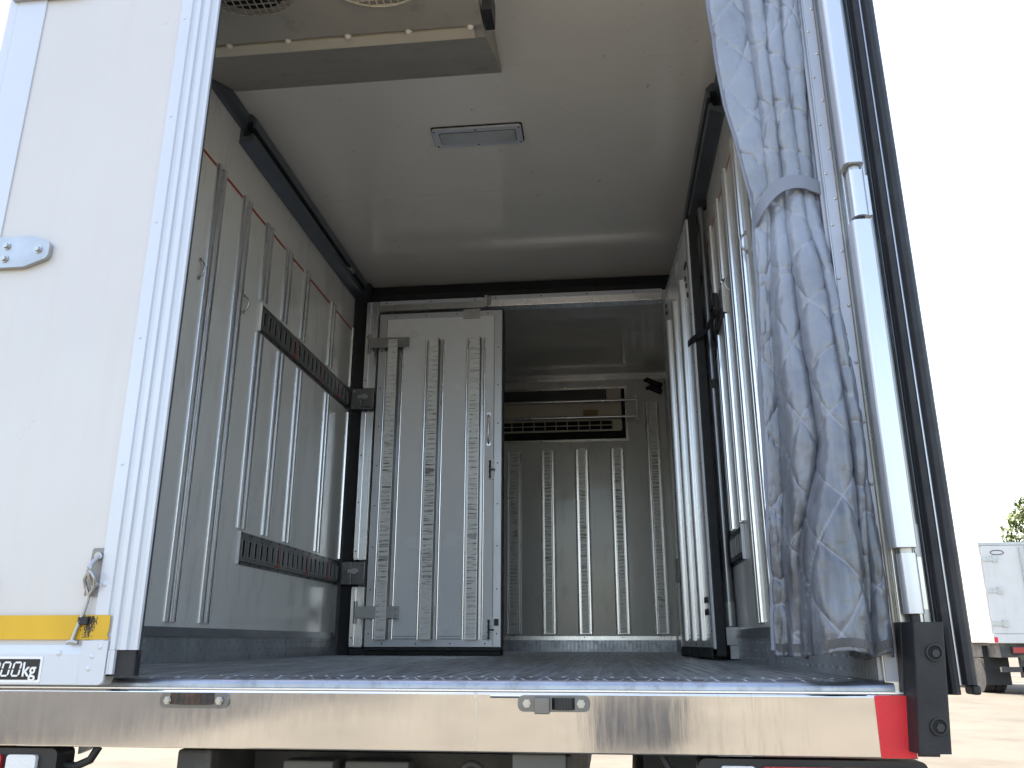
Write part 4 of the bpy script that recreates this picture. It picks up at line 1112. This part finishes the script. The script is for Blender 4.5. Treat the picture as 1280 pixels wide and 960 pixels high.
# binding along the free edge and hem
def edge_pts(col, off=0): return [tuple(P3[j, col]+np.array([off, -.002, 0])) for j in range(0, NV, 14)]
obj('edge_binding', ribbon(edge_pts(0, -.001), .016, .005, (1, .0, 0)), bandm, cur)
hp = [tuple(P3[NV-4, i]+np.array([0, -.004, .006])) for i in range(0, NU, 3)]
hemm = mat('soiled_hem', (.075, .075, .078), .7, var=.3, vscale=20, bump=.001, bscale=120)
obj('hem_binding', ribbon(hp, .016, .004, (0, 0, 1)), hemm, cur)
# tie band round the gathered curtain
env = [(.872, .085, 1.020), (.868, .055, 1.025), (.876, .030, 1.042), (.893, .012, 1.066), (.915, .0, 1.084), (.94, -.006, 1.092), (.968, -.006, 1.093), (.993, .002, 1.088), (1.010, .010, 1.084), (1.019, .02, 1.082)]
def catmull(p, n=5):
    p = [Vector(q) for q in p]; out = []
    for i in range(len(p)-1):
        p0, p1, p2, p3 = p[max(i-1, 0)], p[i], p[i+1], p[min(i+2, len(p)-1)]
        for k in range(n):
            t = k/n; out.append(.5*((2*p1)+(-p0+p2)*t+(2*p0-5*p1+4*p2-p3)*t*t+(-p0+3*p1-3*p2+p3)*t**3))
    return out+[p[-1]]
obj('tie_band', ribbon(catmull(env), .034, .004), bandm, cur, label='grey-blue tie band round the curtain')

# ------------------------------------------------------------ the truck in the background
X0, Y0 = 9.92, 21.0
bt = empty('box_truck', (X0+1.1, Y0+2.6, GZ), 'white box truck parked far behind at the right, seen from its rear', 'truck')
whitebody = mat('white_van_body', (.62, .62, .61), .4, var=.03, dirt=(.4, .38, .34), dlo=.5, dhi=.8, dscale=1.2, damt=.4, dstretch=(3, 3, .5))
body = obj('cargo_body', G().box(X0, X0+2.2, Y0, Y0+5.3, .07, 2.50), whitebody, bt, bevel=.015)
for k in range(2):
    xa = X0+.045+k*1.06
    d = obj('rear_door', G().box(xa, xa+1.05, Y0-.03, Y0-.002, .285, 2.43), whitebody, body, bevel=.006)
g = G().box(X0-.002, X0+2.202, Y0-.035, Y0-.004, 2.44, 2.515)
obj('top_rail', g, zinc, body)
hm = zinc
for k in range(2):
    for zz in (2.10, 1.32, .52):
        xa = X0+.0 if k == 0 else X0+1.80
        obj('door_hinge', G().box(xa, xa+.40, Y0-.055, Y0-.0302, zz-.055, zz+.055).box(xa+(.28 if k == 0 else 0), xa+(.40 if k == 0 else .12), Y0-.06, Y0-.0302, zz-.085, zz+.085), hm, body)
g = G().box(X0+.93, X0+1.35, Y0-.06, Y0-.0302, .77, .82).cyl((X0+1.12, Y0-.06, .16), (X0+1.12, Y0-.06, 2.4), .018, 8).cyl((X0+.96, Y0-.06, .16), (X0+.96, Y0-.06, 2.4), .014, 8)
obj('lock_bar', g, zinc, body)
g = G(); g.tube([(X0+.42+.16*math.cos(R(a)), Y0-.034, 2.255+.055*math.sin(R(a))) for a in range(0, 361, 15)], .009, 6)
obj('oval_badge', g, darkscrew, body)
sill = obj('rear_sill', G().box(X0, X0+2.2, Y0-.05, Y0-.002, .06, .27), whitebody, bt, bevel=.01)
g = G().box(X0+.02, X0+.10, Y0-.056, Y0-.0505, .075, .20); obj('red_reflector', g, redrefl, bt)
g = G().box(X0+2.10, X0+2.18, Y0-.056, Y0-.0505, .075, .20); obj('red_reflector', g, redrefl, bt)
for xa in (X0+.40, X0+1.30):
    lb_ = obj('tail_lamp', G().box(xa, xa+.55, Y0-.03, Y0+.05, -.19, -.02), blackpl, bt)
    obj('lens', G().box(xa+.02, xa+.40, Y0-.045, Y0-.031, -.17, -.04), redlens, lb_); obj('lens', G().box(xa+.41, xa+.53, Y0-.045, Y0-.031, -.17, -.04), clearlens, lb_)
obj('chassis', G().box(X0+.15, X0+2.05, Y0+.05, Y0+7, -.28, .055).box(X0+.6, X0+.7, Y0+.05, Y0+.2, -.75, -.28).box(X0+1.5, X0+1.6, Y0+.05, Y0+.2, -.75, -.28), chassism, bt)
obj('underrun_bar', G().box(X0+.12, X0+2.08, Y0+.05, Y0+.14, -.62, -.50), chassism, bt)
for xx in (.05, .32, 1.63, 1.90):
    obj('tyre', G().cyl((X0+xx, Y0+1.3, GZ+.42), (X0+xx+.24, Y0+1.3, GZ+.42), .42, 30), tyrem, bt, bevel=.03)
for xx in (.08, 1.85): obj('tyre', G().cyl((X0+xx, Y0+5.6, GZ+.42), (X0+xx+.26, Y0+5.6, GZ+.42), .42, 30), tyrem, bt, bevel=.03)
obj('mud_flap', G().box(X0+.02, X0+.62, Y0+.78, Y0+.79, GZ+.2, .0), rubber, bt); obj('mud_flap', G().box(X0+1.58, X0+2.18, Y0+.78, Y0+.79, GZ+.2, .0), rubber, bt)
obj('cab', G().prism([(Y0+5.5, -.6), (Y0+5.5, 1.3), (Y0+5.8, 1.6), (Y0+7.0, 1.5), (Y0+7.4, .6), (Y0+7.4, -.6)], 'x', X0+.08, X0+2.12), whitebody, bt, bevel=.05)

# ------------------------------------------------------------ trees behind it
def tree(x, y, hgt, cr, seed, label):
    rnd = random.Random(seed)
    root = empty('broadleaf_tree', (x, y, GZ), label, 'tree', 'trees behind the far truck')
    g = G(); pts = []; r_ = []
    for k in range(7):
        t = k/6; pts.append((x+.25*math.sin(t*3+seed), y+.2*math.sin(t*2+seed*2), GZ+hgt*.75*t)); r_.append(.22*(1-t*.8)+.02)
    g.tube(pts, r_, 9)
    for k in range(9):
        t = rnd.uniform(.3, .95); b = Vector(pts[int(t*6)]); a = rnd.uniform(0, 6.28); L_ = cr*rnd.uniform(.5, .95)
        q = [b, b+Vector((math.cos(a)*L_*.5, math.sin(a)*L_*.5, L_*.35)), b+Vector((math.cos(a)*L_, math.sin(a)*L_, L_*.55))]
        g.tube(q, [.07, .045, .015], 6)
    obj('trunk', g, barkm, root)
    cl = []
    for k in range(46):
        a = rnd.uniform(0, 6.28); ph = math.acos(rnd.uniform(-.8, 1)); rr = cr*rnd.uniform(.45, 1.0)
        cl.append((Vector((x+math.cos(a)*math.sin(ph)*rr, y+math.sin(a)*math.sin(ph)*rr, GZ+hgt-cr*1.0+math.cos(ph)*rr*1.1)), rnd.uniform(.45, .95)))
    vs = []; fs = []
    for c, cr_ in cl:
        for k in range(330):
            d = Vector((rnd.gauss(0, 1), rnd.gauss(0, 1), rnd.gauss(0, .8))).normalized()*cr_*rnd.uniform(.55, 1.05)
            p = c+d; a = Vector((rnd.gauss(0, 1), rnd.gauss(0, 1), rnd.gauss(0, 1))).normalized(); b = a.orthogonal().normalized()
            s_ = rnd.uniform(.08, .16); n = len(vs)
            vs += [tuple(p-a*s_), tuple(p+b*s_*.5), tuple(p+a*s_), tuple(p-b*s_*.5)]; fs.append((n, n+1, n+2, n+3))
    g = G().add(vs, fs)
    obj('crown', g, leafm, root, kind='stuff')
tree(21.4, 40, 7.7, 2.4, 1, 'yellow-green leafy tree rising behind the far white truck')
tree(27.5, 43, 9.5, 3.1, 2, 'taller broadleaf tree further right behind the far white truck')
